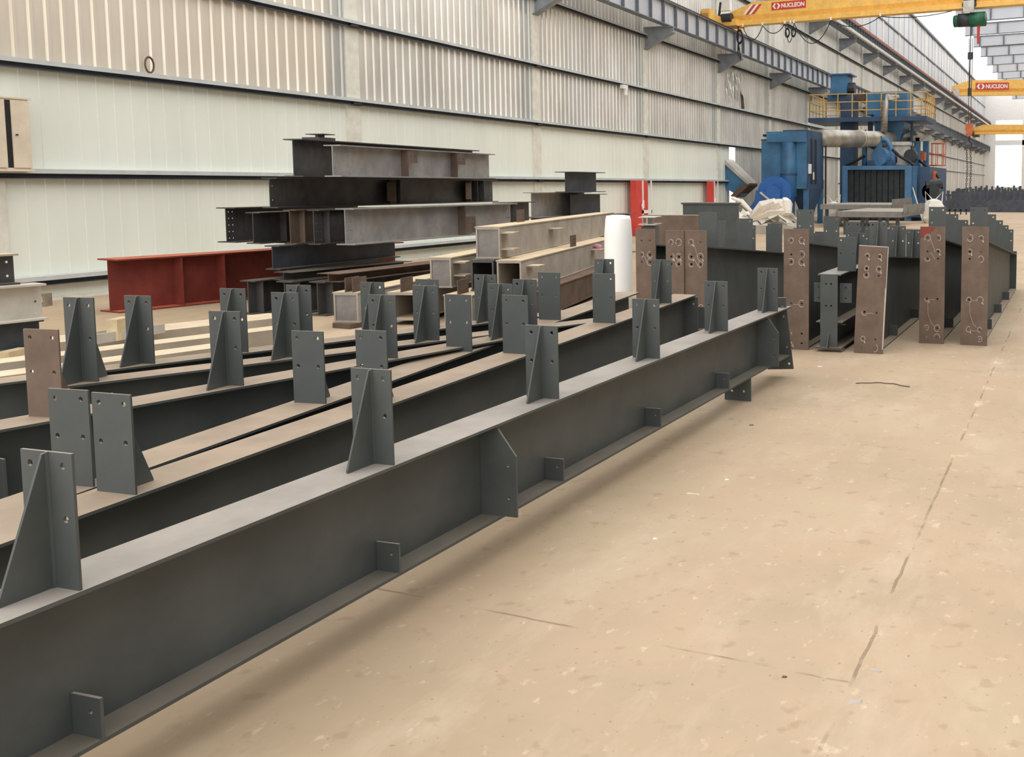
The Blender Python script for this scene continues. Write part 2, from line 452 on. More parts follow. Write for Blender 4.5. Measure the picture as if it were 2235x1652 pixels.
# ------------------------------------------------------------------ crane runways
XR = -13.7
def runway(level, zt, depth, mat, n_st, flange, names):
    web = MB().box(-.01, .01, 0, 7.46, -depth, 0).mesh('web', mat)
    fl = MB().box(-flange, flange, 0, 7.46, -.03, 0).mesh('top_flange', M['runway_dark'])
    fb = MB().box(-flange*.9, flange*.9, 0, 7.46, -depth, -depth + .03).mesh('bottom_flange', M['runway_dark'])
    st = MB().box(.01, flange - .02, -.02, .02, -depth + .03, -.03).mesh('stiffener', M['runway_dark'])
    first = None
    for k, y in enumerate(BAYS[:-1]):
        if k < 2: continue
        if first is None:
            first = thing('runway_girder', '', 'girder')
            link('web', web, first); link('top_flange', fl, first); link('bottom_flange', fb, first)
            for q in range(n_st): link('stiffener', st, first, (0, 7.46*(q + .5)/n_st, 0))
            g = first
        else:
            g = copy_tree(first)
        g.location = (XR, y + .02, zt)
        tag(g, names % ORD[k - 2], 'girder', level + ' crane runway girders')
runway('lower', 7.98, .80, M['runway_web'], 7, .14, 'grey girder of the lower crane runway, %s span along the wall')
runway('upper', 11.75, .85, M['runway'], 9, .18, 'dark girder of the upper crane runway, %s span along the wall')
tag(MB().box(XR - .05, XR + .05, 25, 166, 7.98, 8.08).build('crane_rail', M['rail']), 'dark crane rail on top of the lower runway girders', 'rail', None, 'thing')
tag(MB().box(XR + .02, XR + .2, 25, 166, 11.75, 11.93).build('crane_rail', M['copper']), 'red-brown crane rail on top of the upper runway girders', 'rail', None, 'thing')
mbp = MB().box(XR + .25, XR + .42, 25, 166, 11.0, 11.18)
for y in BAYS[2:]: mbp.box(XR + .1, XR + .3, y - .04, y + .04, 10.95, 11.02)
tag(mbp.build('cable_duct', M['conduit']), 'long white cable duct along the upper crane runway', 'duct', None, 'thing')
# corbels carrying both runways
cor_p = [(-.85, -.0), (.22, -.0), (.22, -.2), (-.85, -.75)]
cor = MB().prism(cor_p, -.02, .02).box(-.85, .22, -.16, .16, -.03, 0)
cor.hexa([(-.85,-.16,-.77),(.22,-.16,-.22),(.22,.16,-.22),(-.85,.16,-.77),(-.85,-.16,-.75),(.22,-.16,-.2),(.22,.16,-.2),(-.85,.16,-.75)])
corm = cor.mesh('corbel_bracket', M['runway'])
for lv, zt in (('lower', 7.98 - .80), ('upper', 11.75 - .85)):
    for k, y in enumerate(BAYS[2:-1]):
        o = link('corbel_bracket', corm, None, (XR, y, zt))
        tag(o, 'triangular grey bracket under the %s crane runway, %s along the wall' % (lv, ORD[k]), 'bracket', lv + ' runway brackets', 'thing')

# ------------------------------------------------------------------ steel sections
CH, CW, CT_ = .37, .182, .008
cleat_me = {}
gus_me = {}
def cleat_meshes(mat, h=CH, w=CW):
    k = (mat.name, h, w)
    if k not in cleat_me:
        hs = [circ(x, z, .0095) for x in (-w*.32, w*.32) for z in (h*.905, h*.515)]
        mb = MB().prism(rect(-w/2, w/2, 0, h), -CT_/2, CT_/2, 'y', hs)
        cleat_me[k] = mb.mesh('cleat', mat)
        # gusset: triangle in the (y, z) plane behind (-y) the plate, with a weld bead
        g = MB().prism([(-CT_/2, .0), (-CT_/2, h - .004), (-CT_/2 - .012, h - .004), (-.15, .012), (-.15, 0)], -.004, .004, 'x')
        pts = [(.006, -CT_/2 - .002, h*t/8.0) for t in range(0, 9)]
        g.tube(pts, .005, 5)
        gus_me[k] = g.mesh('gusset', mat)
    return cleat_me[k], gus_me[k]
def add_cleat(parent, x, y, z, facing, mat, h=CH, w=CW, rz=0.0, both=False):
    c, g = cleat_meshes(mat, h, w)
    o = link('cleat', c, parent, (x, y, z)); o.rotation_euler = (0, 0, rz)
    q = link('gusset', g, o, (0, 0, 0)); q.rotation_euler = (0, 0, 0 if facing < 0 else math.pi)
    if both:
        q2 = link('gusset', g, o, (0, 0, 0)); q2.rotation_euler = (0, 0, math.pi)
    return o
def ibeam_parts(t, L, H, W, tw, tf, mat, z0=0.0, web_holes=(), y0=0.0, top_mat=None):
    MB().prism(rect(y0, L, z0 + tf, z0 + H - tf), -tw/2, tw/2, 'x', web_holes).build('web', mat, t)
    MB().box(-W/2, W/2, y0, L, z0 + H - tf, z0 + H).build('top_flange', top_mat or mat, t)
    MB().box(-W/2, W/2, y0, L, z0, z0 + tf).build('bottom_flange', M['paint_low'] if mat in (M['paint'], M['paint_clean']) else mat, t)

ZT = .63; HB = .44
def purlin_beam(label, a, b, cleats, ext, W=.22, mat=None, end=0.0, za=.63, zb=.63, cleat_yaw=None, group='dark grey roof beams with upright cleats on the floor'):
    """I-beam given by two points of its near top edge; cleats = [(px, py, facing)]"""
    mat = mat or M['paint']
    A, B = GZ(*a, za), GZ(*b, zb)
    u3 = (B - A).normalized(); u = Vector((u3.x, u3.y, 0)).normalized(); r = Vector((u.y, -u.x, 0))
    pitch = math.asin(u3.z); up = r.cross(u3)
    P = A - u3*ext - r*(W/2)                       # top centre line, near end
    O = P - up*HB
    t = thing('roof_beam', label, 'beam', O, group=group, rot=(pitch, 0, yaw_of(u)))
    L = (B - A).length + ext + end
    ibeam_parts(t, L, HB, W, .008, .012, mat)
    for c in cleats:
        zz = za
        for _ in range(4):
            q = GZ(c[0], c[1], zz); s = (q - P).dot(u3); zz = (P + u3*s).z
        m_ = M['primer'] if len(c) > 3 and c[3] == 'brown' else mat
        rz = 0.0 if cleat_yaw is None else cleat_yaw - yaw_of(u)
        o = add_cleat(t, W/2 - CW/2 - .006, s, HB, c[2], m_, h=(c[4] if len(c) > 4 else CH), rz=rz, both=(len(c) > 5)); o.rotation_euler.x = -pitch
        if len(c) > 3 and c[3] == 'brown': o['label'] = 'cleat in brown primer'
    # timber packing under the beam
    return t, P, u, r, L

# --- outermost beam
bA = (0, 1361.6); bB = (1728, 668.3)
t1, P1, u1, r1, L1 = purlin_beam('long dark grey I-beam beside the open floor with side plates and six upright cleats', bA, bB,
    [(181,1289,-1), (863,1015.3,-1), (1222,871.2,-1), (1442,783,-1), (1590,723.5,-1), (1699,679.8,-1)], .9, .22, M['paint_clean'])
def along(px, py, z, P=P1, u=u1):
    return (GZ(px, py, z) - P).dot(u)
W1 = .22
def side_clip(t, s, w, h, mat, z=.012, x=0, chamfer=0.0, hole=None):
    ol = [(x, z), (x + w, z), (x + w, z + h - chamfer), (x + w - chamfer*.75, z + h), (x, z + h)] if chamfer else rect(x, x + w, z, z + h)
    return MB().prism(ol, s - .005, s + .005, 'y', hole or []).build('web_clip' if not chamfer else 'splice_plate', mat, t)
for px, py in ((232,1622), (880,1257), (1232,1055), (1449,936), (1598,852)):
    s = along(px, py, .19)
    side_clip(t1, s, .104, .115, M['paint_clean'], x=.006, hole=[circ(.075, .085, .007)])
for px, py in ((1096,1131), (1640,800)):
    s = along(px, py, .19)
    side_clip(t1, s, .185, .412, M['paint_clean'], x=.006, chamfer=.13, hole=[circ(.15, .25, .009), circ(.15, .1, .009)])
s = along(1657, 826, .19)
MB().prism(rect(-.11, .11, -.185, 0), s - .005, s + .005, 'y', [circ(-.05, -.11, .01), circ(.05, -.11, .01)]).build('hanging_cleat', M['paint_clean'], t1)
# end plate, cut to the roof slope
ep = MB().prism(rect(-.115, .125, -.13, .53), -.006, .006, 'y', [circ(.09, .46, .01), circ(.09, .36, .01), circ(.09, .08, .01), circ(.09, -.08, .011)]).build('end_plate', M['paint'], t1, loc=(0, L1 - .04, 0))
ep.rotation_euler = (R(9), R(-4), 0)
# blocks the beam rests on
def block(x, y, label, sx=.3, sy=.12, h=.19, rz=0, mat=None):
    return tag(MB().box(-sx/2, sx/2, -sy/2, sy/2, 0, h).build('support_block', mat or M['wood'], None, False, (x, y, 0), rz), label, 'block', 'packing under the beams', 'thing')

# --- the others of this group, from front to wall
t2, P2, u2, r2, L2 = purlin_beam('dusty dark grey I-beam second from the open floor, its cleats seen plate side on', (165,1129), (1520,643),
    [(299,1080,1), (812,880,1), (1133,772,1), (1330,705,1), (1449,661,-1)], 1.4, za=.57, zb=.72)
side_clip(t2, along(1499, 735, .3, P2, u2), .13, .2, M['paint'], x=.006, z=.1)
MB().prism(rect(-.12, .13, -.05, .42), -.006, .006, 'y', [circ(.09, .36, .01), circ(.09, .05, .01)]).build('end_plate', M['paint'], t2, loc=(0, L2 - .02, 0))
t3, P3, u3, r3, L3 = purlin_beam('dusty dark grey I-beam third from the open floor, close behind the second', (48,1120), (1395,638),
    [(201,1062,1), (720,882,1), (1041,768,1), (1241,699,1), (1362,657,-1)], 1.4, za=.56, zb=.70)
t4, P4, u4, r4, L4 = purlin_beam('skewed dark grey I-beam whose top runs under the third beam, one cleat brown', (0,938), (985,762),
    [(106,911,1,'brown',.40), (524,845,-1,'',.39), (861,784,-1,'',.385), (1112,738,-1)], .8, end=.75, za=.66, zb=.66, cleat_yaw=R(6))
t5, P5, u5, r5, L5 = purlin_beam('dark grey I-beam fifth from the open floor with a double-gusset cleat at its near end', (145,843), (985,741),
    [(187,834,-1,'',.45,1), (622,777,-1,'',.395), (935,743,-1,'',.37), (1156,718,-1,'',.36)], .12, W=.2, end=1.5, za=.66, zb=.66, cleat_yaw=R(7))
e5a = P5 - r5*.104; 
t6, P6, u6, r6, L6 = purlin_beam('dark grey I-beam nearest the dusty box columns with six narrow cleats', (0,837), (1078,703),
    [(327,798,-1,'',.40), (537,773,-1,'',.40), (680,755,-1,'',.39), (841,735,-1,'',.37), (953,719,1,'',.36), (1078,703,-1,'',.36)], .5, W=.19, end=1.2, za=.66, zb=.66, cleat_yaw=R(5))
side_clip(t4, along(34, 1128, .3, P4, u4), .15, .3, M['paint'], x=.006, z=.02)
for (P, u, L, nm, fr_) in ((P1, u1, L1, 'outermost', (.05,)), (P2, u2, L2, 'second', (.07, .8)), (P3, u3, L3, 'third', (.06, .8)), (P4, u4, L4, 'skewed', (.3, .85)), (P5, u5, L5, 'fifth', (.3, .8)), (P6, u6, L6, 'innermost', (.3, .8))):
    for fr in fr_:
        q = P + u*(L*fr)
        tz = q.z + 0
        t_ = [o for o in (t1, t2, t3, t4, t5, t6)][('outermost', 'second', 'third', 'skewed', 'fifth', 'innermost').index(nm)]
        zb_ = t_.location.z + math.sin(t_.rotation_euler.x)*(L*fr)
        block(q.x, q.y, 'timber packing under the %s dark grey beam, towards its %s end' % (nm, 'near' if fr < .5 else 'far'), sx=.16, h=max(.04, zb_ - .004), rz=yaw_of(u))

# ------------------------------------------------------------------ pale dusty plates and the stack at the left edge
def slab(label, a, b, W, H, z0, mat, name='steel_plate', cat='plate', group=None, ext=0.0):
    """flat bar given by two points of its near top edge"""
    A, B = GZ(*a, z0 + H), GZ(*b, z0 + H)
    u = (B - A).normalized(); r = Vector((u.y, -u.x, 0))
    P = A - r*(W/2) - u*ext
    t = MB().box(-W/2, W/2, 0, (B-A).length + ext, 0, H).build(name, mat, None, False, (P.x, P.y, z0), yaw_of(u))
    return tag(t, label, cat, group, 'thing')
gp = 'pale dusty steel plates on the floor'
slab('pale dusty steel plate lying nearest the dark beams', (0, 822), (520, 752), .26, .34, 0, M['dusty_plate'], group=gp, ext=.6)
slab('second pale dusty steel plate, behind the first', (0, 793), (640, 714), .26, .32, 0, M['dusty_plate'], group=gp, ext=.5)
slab('pale dusty steel plate with a stub of channel standing on it', (130, 747), (640, 690), .5, .25, 0, M['dusty_plate'], group=gp)
q = GZ(185, 752, .25); q2 = GZ(268, 738, .25); q2.z = q.z
ch = thing('steel_channel', 'short galvanised channel lying on the pale plates by the wall', 'channel', (q.x, q.y, .25), yaw_of((q2 - q).normalized()))
MB().box(-.09, .09, 0, .8, 0, .012).build('web', M['crate_grey'], ch)
for sx in (-.09, .078): MB().box(sx, sx + .012, 0, .8, .012, .09).build('flange', M['crate_grey'], ch)
q = GZ(262, 740, .25)
MBs = MB().box(-.05, .05, -.12, .12, 0, .2)
tag(MBs.build('timber_offcut', M['wood'], None, False, (q.x, q.y, .25), R(20)), 'upright pale timber offcut beside the galvanised channel', 'timber', None, 'thing')
q = GZ(30, 770, .03)
tag(MB().box(-.16, .16, -.06, .06, 0, .06).build('timber_offcut', M['wood'], None, False, (q.x, q.y, 0), R(-70)), 'small flat timber offcut on the floor at the foot of the stack below the cabinet', 'timber', None, 'thing')
q = GZ(92, 668, .0)
bk = MB().prism(rect(-.09, .09, 0, .18), -.1, .1, 'y', [rect(-.05, .05, .04, .14)])
tag(bk.build('hollow_block', M['concrete_block'], None, False, (q.x, q.y, 0), R(30)), 'small hollow concrete block at the foot of the wall', 'block', None, 'thing')

def hbeam(label, corner, vx, H, W, mat, zc=None, z=None, x2=None, L=None, tw=.012, tf=.016, group=None, name='steel_beam',
          stiff=(), near_holes=None, far_holes=None, yaw=None, top_mat=None, tilt=0.0, twomat=None):
    """H-beam lying along the hall; corner = pixel of the near end's lower front edge"""
    C = GD(corner[0], corner[1], zc) if zc else GZ(corner[0], corner[1], z)
    if z is not None: C.z = z
    u = hdir(vx); r = Vector((u.y, -u.x, 0))
    if L is None:
        lo, hi = .2, 40.0
        for _ in range(50):
            m_ = (lo + hi)/2
            if proj(C + u*m_)[0] < x2: lo = m_
            else: hi = m_
        L = lo
    P = C - r*(W/2)
    t = thing(name, label, 'beam', P, yaw_of(u), group)
    hs = []
    if near_holes:
        nc, nr = near_holes
        hs += [circ(.05 + .07*i, tf + (H - 2*tf)*(j + .5)/nr, .012, 8) for i in range(nc) for j in range(nr)]
    if far_holes:
        nc, nr = far_holes
        hs += [circ(L - .06 - .08*i, tf + (H - 2*tf)*(j + .5)/nr, .014, 8) for i in range(nc) for j in range(nr)]
    ibeam_parts(t, L, H, W, tw, tf, mat, 0, hs, 0, top_mat)
    for st in stiff:
        # stiffener plate on the visible side, with a drilled tab
        lo, hi = 0.0, L
        for _ in range(40):
            m_ = (lo + hi)/2
            if proj(C + u*m_)[0] < st[0]: lo = m_
            else: hi = m_
        s = lo; kind = st[1] if len(st) > 1 else 'plain'
        tm = M['rust']
        MB().box(tw/2, W/2 - .005, s - .006, s + .006, tf, H - tf).build('stiffener', mat if kind == 'plain' else tm, t)
        if kind in ('top', 'bottom', 'mid'):
            z0_, z1_ = dict(top=(H*.52, H*.92), bottom=(H*.1, H*.62), mid=(H*.15, H*.85))[kind]
            d = st[2] if len(st) > 2 else .2
            y0_, y1_ = (s, s + d) if d > 0 else (s + d, s)
            n = 2 if kind == 'top' else 3
            hh = [circ((y0_+y1_)/2 + (d*.22 if kind != 'top' else (i - .5)*.1), z0_ + (z1_-z0_)*((i + .5)/n if kind != 'top' else .55), .011, 8) for i in range(n)]
            MB().prism(rect(y0_, y1_, z0_, z1_), W/2 - .016, W/2 - .004, 'x', hh).build('drilled_tab', tm, t)
    return t
gl = 'steel beams stacked at the cabinet end of the wall'
# stack at the left edge: far ends visible, so the beams are given by their far end
def far_end_beam(label, corner, zc, vx, L, H, W, mat, group, far_holes=None, top_mat=None, name='steel_beam', base=None):
    C = GD(corner[0], corner[1], zc); u = hdir(vx)
    if base is not None: C.z = base
    r = Vector((u.y, -u.x, 0)); P = C - u*L - r*(W/2)
    t = thing(name, label, 'beam', P, yaw_of(u), group)
    hs = []
    if far_holes:
        nc, nr = far_holes
        hs = [circ(L - .06 - .08*i, H*(j + .6)/(nr + .2), .014, 8) for i in range(nc) for j in range(nr)]
    ibeam_parts(t, L, H, W, .012, .02, mat, 0, hs, 0, top_mat)
    return t
far_end_beam('blue-grey beam at the bottom of the stack in the corner below the cabinet', (100, 760), 10.5, 2900, 3.0, .30, .22, M['mill_blue'], gl, base=0)
far_end_beam('pale dusty beam in the middle of the stack below the cabinet', (106, 694), 10.5, 2900, 3.0, .38, .24, M['crate_grey'], gl, (1, 3), base=.30)
far_end_beam('dark beam with a tan top on the stack below the cabinet', (44, 609), 10.4, 2900, 3.0, .32, .24, M['mill'], gl, (1, 2), M['dusty_plate'], base=.68)

# ------------------------------------------------------------------ the tall stack of bare steel in the middle
g = 'bare steel beams in the tall stack by the wall'
hbeam('red painted deep beam on the floor under the tall stack', (262, 684), 2870, .72, .46, M['red_paint'], z=0.0, x2=884, group=g, stiff=((403,), (495,)), tf=.02)
for i, (cx, cy, zc_, vx, x2, lab) in enumerate((
        (560, 684, 13.2, 2450, 720, 'dark beam on the floor at the red end of the tall stack'),
        (640, 688, 13.1, 2450, 800, 'dark beam on the floor in the middle of the tall stack'),
        (712, 690, 13.05, 2450, 1000, 'dark beam on the floor beside the capped dusty box'))):
    hbeam(lab, (cx, cy), vx, .45, .26, M['mill'], zc=zc_, z=0.0, x2=x2, group=g, stiff=((cx + 18,),))
hbeam('thin dark beam laid on the floor row of the tall stack, beside the red beam', (640, 628), 2600, .11, .34, M['mill'], zc=13.2, z=.45, x2=900, group=g, tw=.01, tf=.008)
hbeam('thin rusty beam laid on the floor row of the tall stack, nearest the dusty boxes', (742, 632), 2400, .11, .36, M['rust'], zc=13.0, z=.45, x2=980, group=g, tw=.01, tf=.008)
hbeam('plain blue-grey beam carrying the wide third tier of the tall stack', (612, 603), 2330, .33, .24, M['mill_blue'], zc=13.6, z=.56, x2=874, group=g, far_holes=(1, 2))
hbeam('deep dark beam standing on the floor behind the plain blue-grey one', (655, 600), 2330, .89, .4, M['mill'], zc=14.4, z=0.0, x2=850, group=g)
hbeam('grey beam of the wide tier, its bolt holes at the end facing the red beam', (775, 541), 2330, .5, .3, M['mill_light'], zc=13.7, z=.89, x2=1131, group=g, stiff=((1018, 'bottom', .28),), near_holes=(2, 4), far_holes=(2, 3))
hbeam('dark beam of the wide tier at its outer end, ten bolt holes in the web', (516, 549), 2330, .5, .32, M['mill'], zc=14.3, z=.89, x2=800, group=g, near_holes=(2, 5))
hbeam('short beam of the wide tier pushed in behind its outer end', (570, 549), 2330, .44, .24, M['mill'], zc=14.0, z=.89, x2=690, group=g, stiff=((628,),))
hbeam('drilled beam of the wide tier, third from its outer end', (648, 548), 2330, .48, .2, M['rust'], zc=13.9, z=.89, x2=820, group=g, near_holes=(1, 5), stiff=((668, 'plain'),))
hbeam('drilled beam of the wide tier next to the grey one', (700, 546), 2330, .48, .2, M['mill'], zc=13.8, z=.89, x2=900, group=g, near_holes=(2, 4), stiff=((722, 'plain'),))
hbeam('dark brown beam of the second tier with paired tabs, under the top beams', (607, 458), 2300, .42, .26, M['mill'], zc=13.9, z=1.39, x2=1088, group=g, stiff=((866, 'mid', -.22), (876, 'plain'), (1030, 'mid', -.18), (1044,), (1058,)), near_holes=(1, 2), far_holes=(1, 3))
hbeam('grey beam at the very top with two brown drilled tabs', (745, 379), 2200, .43, .26, M['mill_light'], zc=13.7, z=1.82, x2=1082, group=g, stiff=((893, 'top', .24), (1000, 'top', .24)), near_holes=(1, 2))
tb = hbeam('dark brown beam at the very top, behind the grey one', (662, 381), 2200, .52, .3, M['mill'], zc=13.9, z=1.82, x2=1048, group=g)
MB().box(-.16, .12, .4, .75, .52, .56).box(-.02, .02, .5, .65, .56, .6).box(-.14, .14, .45, .72, .6, .612).build('top_bracket', M['mill'], tb)

# ------------------------------------------------------------------ the small stack farther along
g = 'bare steel beams in the small stack along the wall'
hbeam('short beam on top of the small stack', (1256, 417), 2320, .46, .5, M['mill_blue'], zc=22.5, z=1.55, x2=1322, group=g)
hbeam('grey deep beam in the second tier of the small stack', (1178, 472), 2320, .55, .4, M['mill_light'], zc=22.0, z=1.0, x2=1292, group=g, far_holes=(1, 2), stiff=((1262,),))
hbeam('dark beam with three bolt holes in the second tier of the small stack', (1262, 462), 2320, .5, .4, M['mill_blue'], zc=23.2, z=1.0, x2=1326, group=g, far_holes=(1, 3))
hbeam('dark beam end in the second tier beside the tall stack', (1108, 484), 2320, .5, .34, M['mill'], zc=20.5, z=.86, x2=1170, group=g, stiff=((1128,),))
for i, (cx, zc_, z_, H_b, lab) in enumerate(((1178, 22.0, 0, 1.0, 'deep beam on the floor under the small stack'), (1280, 23.2, 0, 1.0, 'deep beam on the floor at the far side of the small stack'), (1112, 20.5, 0, .86, 'deep beam on the floor between the two stacks'))):
    hbeam(lab, (cx, 500), 2320, H_b, .4, M['mill'], zc=zc_, z=0.0, x2=cx + 110, group=g)

# ------------------------------------------------------------------ dusty box columns
FINS = {}
gb = 'dusty tan box columns stacked beside the dark beams'
def boxcol(label, corner, zc, z, vx, x2, W, H, closed=True, fins=(), plates=(), mat=None, L=None, th=.02):
    C = GD(corner[0], corner[1], zc); C.z = z
    u = hdir(vx); r = Vector((u.y, -u.x, 0))
    if L is None:
        lo, hi = .2, 40.0
        for _ in range(50):
            m_ = (lo + hi)/2
            if proj(C + u*m_)[0] < x2: lo = m_
            else: hi = m_
        L = lo
    P = C - r*(W/2); mat = mat or M['dusty_box']
    t = thing('box_column', label, 'column', P, yaw_of(u), gb)
    MB().prism(rect(-W/2, W/2, 0, H), 0, L, 'y', [rect(-W/2 + th, W/2 - th, th, H - th)]).build('tube', mat, t)
    # flange edges stand a little proud of the webs
    MB().box(-W/2 - .012, W/2 + .012, -.002, L + .002, H, H + .016).build('top_plate', mat, t)
    MB().box(-W/2 - .012, W/2 + .012, -.002, L + .002, -.0, .014).build('bottom_plate', mat, t)
    if closed:
        MB().box(-W/2 + th, W/2 - th, .012, .03, th, H - th).build('end_cap', M['box_end'], t)
    def at(px):
        lo, hi = 0.0, L
        for _ in range(40):
            m_ = (lo + hi)/2
            if proj(C + u*m_)[0] < px: lo = m_
            else: hi = m_
        return lo
    for px, fz in fins:
        s = at(px)
        FINS[px] = C + u*(s + .13) + r*.085 + Vector((0, 0, H*fz + .008))
        MB().box(W/2, W/2 + .16, s, s + .26, H*fz - .008, H*fz + .008).build('side_fin', mat, t)
    for px, side in plates:
        s = at(px)
        hs = [circ(s + .05 + .07*i, .1, .012, 8) for i in range(4)]
        o = MB().prism(rect(s, s + .32, 0, .17), -.006, .006, 'x', hs).build('bolt_plate', M['rust'], t, loc=(W*.3*side, 0, H + .016))
    return t
boxcol('long dusty box column on top of the box stack, closed end', (1092, 564), 12.4, .80, 1800, 1340, .30, .38, True, ((1094, .3), (1094, .83), (1198, .72)), ((1168, -1),))
boxcol('dusty box column of the middle layer with an open end and side fins', (1138, 613), 12.2, .41, 1800, 1345, .30, .37, False, ((1150, .3), (1150, .8), (1290, .75)), ((1255, 1),))
boxcol('dark open-ended box column of the middle layer, between two dusty ones', (1078, 618), 12.3, .41, 1800, 1180, .28, .37, False, (), (), M['mill'])
boxcol('dusty box column of the middle layer with a closed end, nearest the tall stack', (985, 605), 12.7, .41, 1800, 1120, .27, .37, True, ((990, .4), (990, .85)))
boxcol('capped dusty box column with a pale frame round its end, on low packing', (783, 705), 12.0, .06, 1950, 1010, .31, .35, True, (), ((722, 0), (748, 1)))
boxcol('dusty box column of the floor layer behind the capped one', (905, 655), 12.2, .06, 1900, 1120, .34, .33, False, (), ((868, 0),))
boxcol('dusty box column of the floor layer under the open-ended box', (1030, 672), 11.9, .06, 1900, 1260, .34, .33, True, ((1060, .6),), ((1000, 0),))
boxcol('dusty brown box column of the floor layer nearest the dark beams', (1115, 690), 11.3, .06, 1850, 1330, .34, .33, False, ((1110, .8), (1180, .5)), (), M['rust'])
q = GZ(752, 716, 0)
tag(MB().box(-.14, .14, -.05, .3, 0, .06).build('packing_piece', M['rust'], None, False, (q.x, q.y, 0), R(-8)), 'rusty packing under the capped dusty box column', 'packing', None, 'thing')
# pink cloth and the white roll
q = FINS[1290]
mb = MB()
for k in range(5):
    a = k*1.3; mb.tube([(-.09+.02*k, .03*math.sin(a)+.02*k, .012), (-.05+.02*k, .02*math.cos(a), .05+.01*(k % 2)), (.0+.02*k, -.02, .02)], [.012, .026, .012], 6)
rag = tag(mb.build('rag', M['pink'], None, True, q), 'crumpled pink rag on a side fin beside the white roll', 'rag', None, 'thing')
C = GD(1350, 582, 11.9)
roll = thing('white_roll', 'tall plain white wrapped roll standing behind the dark beams', 'roll', (C.x, C.y, 0))
mb = MB()
n = 28; prof = [(.155, 0), (.158, .5), (.158, .66), (.158, 1.12), (.15, 1.3), (.138, 1.345), (.06, 1.355)]
pts = []; fs = []
for (rr, z) in prof:
    for i in range(n):
        a = 2*math.pi*i/n; w = 1 + .02*math.sin(3*a + z*5)
        pts.append((rr*w*math.cos(a)*(1.04 if z < 1.2 else 1.0), rr*w*math.sin(a), z))
for j in range(len(prof) - 1):
    for i in range(n):
        fs.append((j*n+i, j*n+(i+1) % n, (j+1)*n+(i+1) % n, (j+1)*n+i))
fs.append(tuple(range((len(prof)-1)*n, len(prof)*n))); fs.append(tuple(reversed(range(n))))
mb.poly(pts, fs).build('wrapping', M['white_plastic'], roll, True)
MB().box(-.17, .17, -.17, .17, -.0, .02).build('foot_pad', M['wood'], roll)

# ------------------------------------------------------------------ tapered rafters with brown end plates
def chalk(mb, pts, r=.006):
    mb.tube([(x, -.0105, z) for x, z in pts], r, 5)
def rafter(label, tr, top_y, zc, w_px, L, d0, d1, plate_h=None, nc=5, first=.35, vx=VX, lean=0.0, marks=0, front_cleats=False, z_base=0.0, plate_w=None, clip=True, group='tapered roof rafters with brown end plates'):
    """tr = pixel x of the end plate's right edge at its foot; zc = depth of the plate"""
    P = GD(tr, top_y, zc); top = P.z
    u = hdir(vx); r = Vector((u.y, -u.x, 0))
    pw = plate_w or w_px / F_ * zc * 1.02
    C = P - r*(pw/2); C.z = z_base
    ph = plate_h or (top - z_base)
    t = thing('tapered_rafter', label, 'rafter', C, yaw_of(u), group)
    rows = (.905, .79, .73, .385, .135, .055)
    hs = [circ(x, ph*f, .012, 9) for x in (-pw*.2, pw*.22) for f in rows]
    pl = MB().prism(rect(-pw/2, pw/2, 0, ph), -.009, .009, 'y', hs).build('end_plate', M['primer'], t)
    pl['label'] = 'end plate in brown primer'
    if lean: pl.rotation_euler = (0, lean, 0)
    mb = MB(); rnd = random.Random(marks)
    for (x, f) in [(x, f) for x in (-pw*.2, pw*.22) for f in rows]:
        if rnd.random() < (.5 if f < .7 else .8):
            a0 = rnd.random()*6.28; span = rnd.choice((3.2, 4.6, 5.6)); rr = .019 + rnd.random()*.012
            chalk(mb, [(x + rr*math.cos(a0 + span*i/9) * (1 + .1*i/9), ph*f + rr*1.25*math.sin(a0 + span*i/9)) for i in range(10)], .0036)
            if rnd.random() < .35:
                chalk(mb, [(x + rr*.6, ph*f - .02), (x + rr*1.1, ph*f - .045)], .007)
    for (f0, f1) in ((0, 1), (1, 2), (3, 3), (4, 4)):
        if rnd.random() < .5:
            a, b = -pw*.2, pw*.22
            z0_, z1_ = ph*rows[f0], ph*rows[f1]
            chalk(mb, [(a + .03, z0_ - .012), ((a+b)/2, (z0_+z1_)/2 - .02*rnd.random()), (b - .03, z1_ - .01)], .0021)
    if marks % 2:
        chalk(mb, [(-pw*.18, ph*.37), (-pw*.15, ph*.26), (-pw*.02, ph*.18), (pw*.1, ph*.15)], .0021)
    mb.build('chalk_mark', M['chalk'], pl)
    W = .2
    y0 = .009
    MB().prism([(y0, .014), (L, .014), (L, d1 - .014), (y0, d0 - .014)], -.005, .005, 'x').build('web', M['paint'], t)
    MB().box(-W/2, W/2, y0, L, 0, .014).build('bottom_flange', M['paint'], t)
    MB().prism([(y0, d0 - .014), (L, d1 - .014), (L, d1), (y0, d0)], -W/2, W/2, 'x').build('top_flange', M['paint'], t)
    for k in range(nc):
        y = first + k*1.2
        if y > L - .1: break
        z = d0 + (d1 - d0)*(y/L)
        add_cleat(t, 0, y, z - .002, -1 if front_cleats else 1, M['paint'], h=.36, w=.19)
    if clip:
        for k in range(3):
            y = 1.2 + k*1.6
            MB().box(.005, .095, y - .005, y + .005, .014, .13).build('web_clip', M['paint'], t)
    MB().prism(rect(-.1, .1, 0, d1 + .05), L - .008, L + .008, 'y').build('far_end_plate', M['paint'], t)
    return t
rafter('tapered dark rafter at the edge of the aisle, brown end plate thick with chalk', 2159, 495, 10.62, 57, 6.1, 1.14, .58, marks=3)
rafter('tapered dark rafter whose brown end plate has a red smear at its top corner', 2064, 495, 10.75, 54, 6.1, 1.14, .58, marks=5)
rl = rafter('leaning tapered rafter, its brown end plate edged in white', 1929, 537, 10.1, 64, 6.0, 1.0, .55, marks=8, lean=R(2.6), front_cleats=True, first=.5)
rafter('tapered rafter whose tall brown end plate stands next to the grey column base', 1766, 500, 10.35, 56, 6.1, 1.12, .58, marks=12)
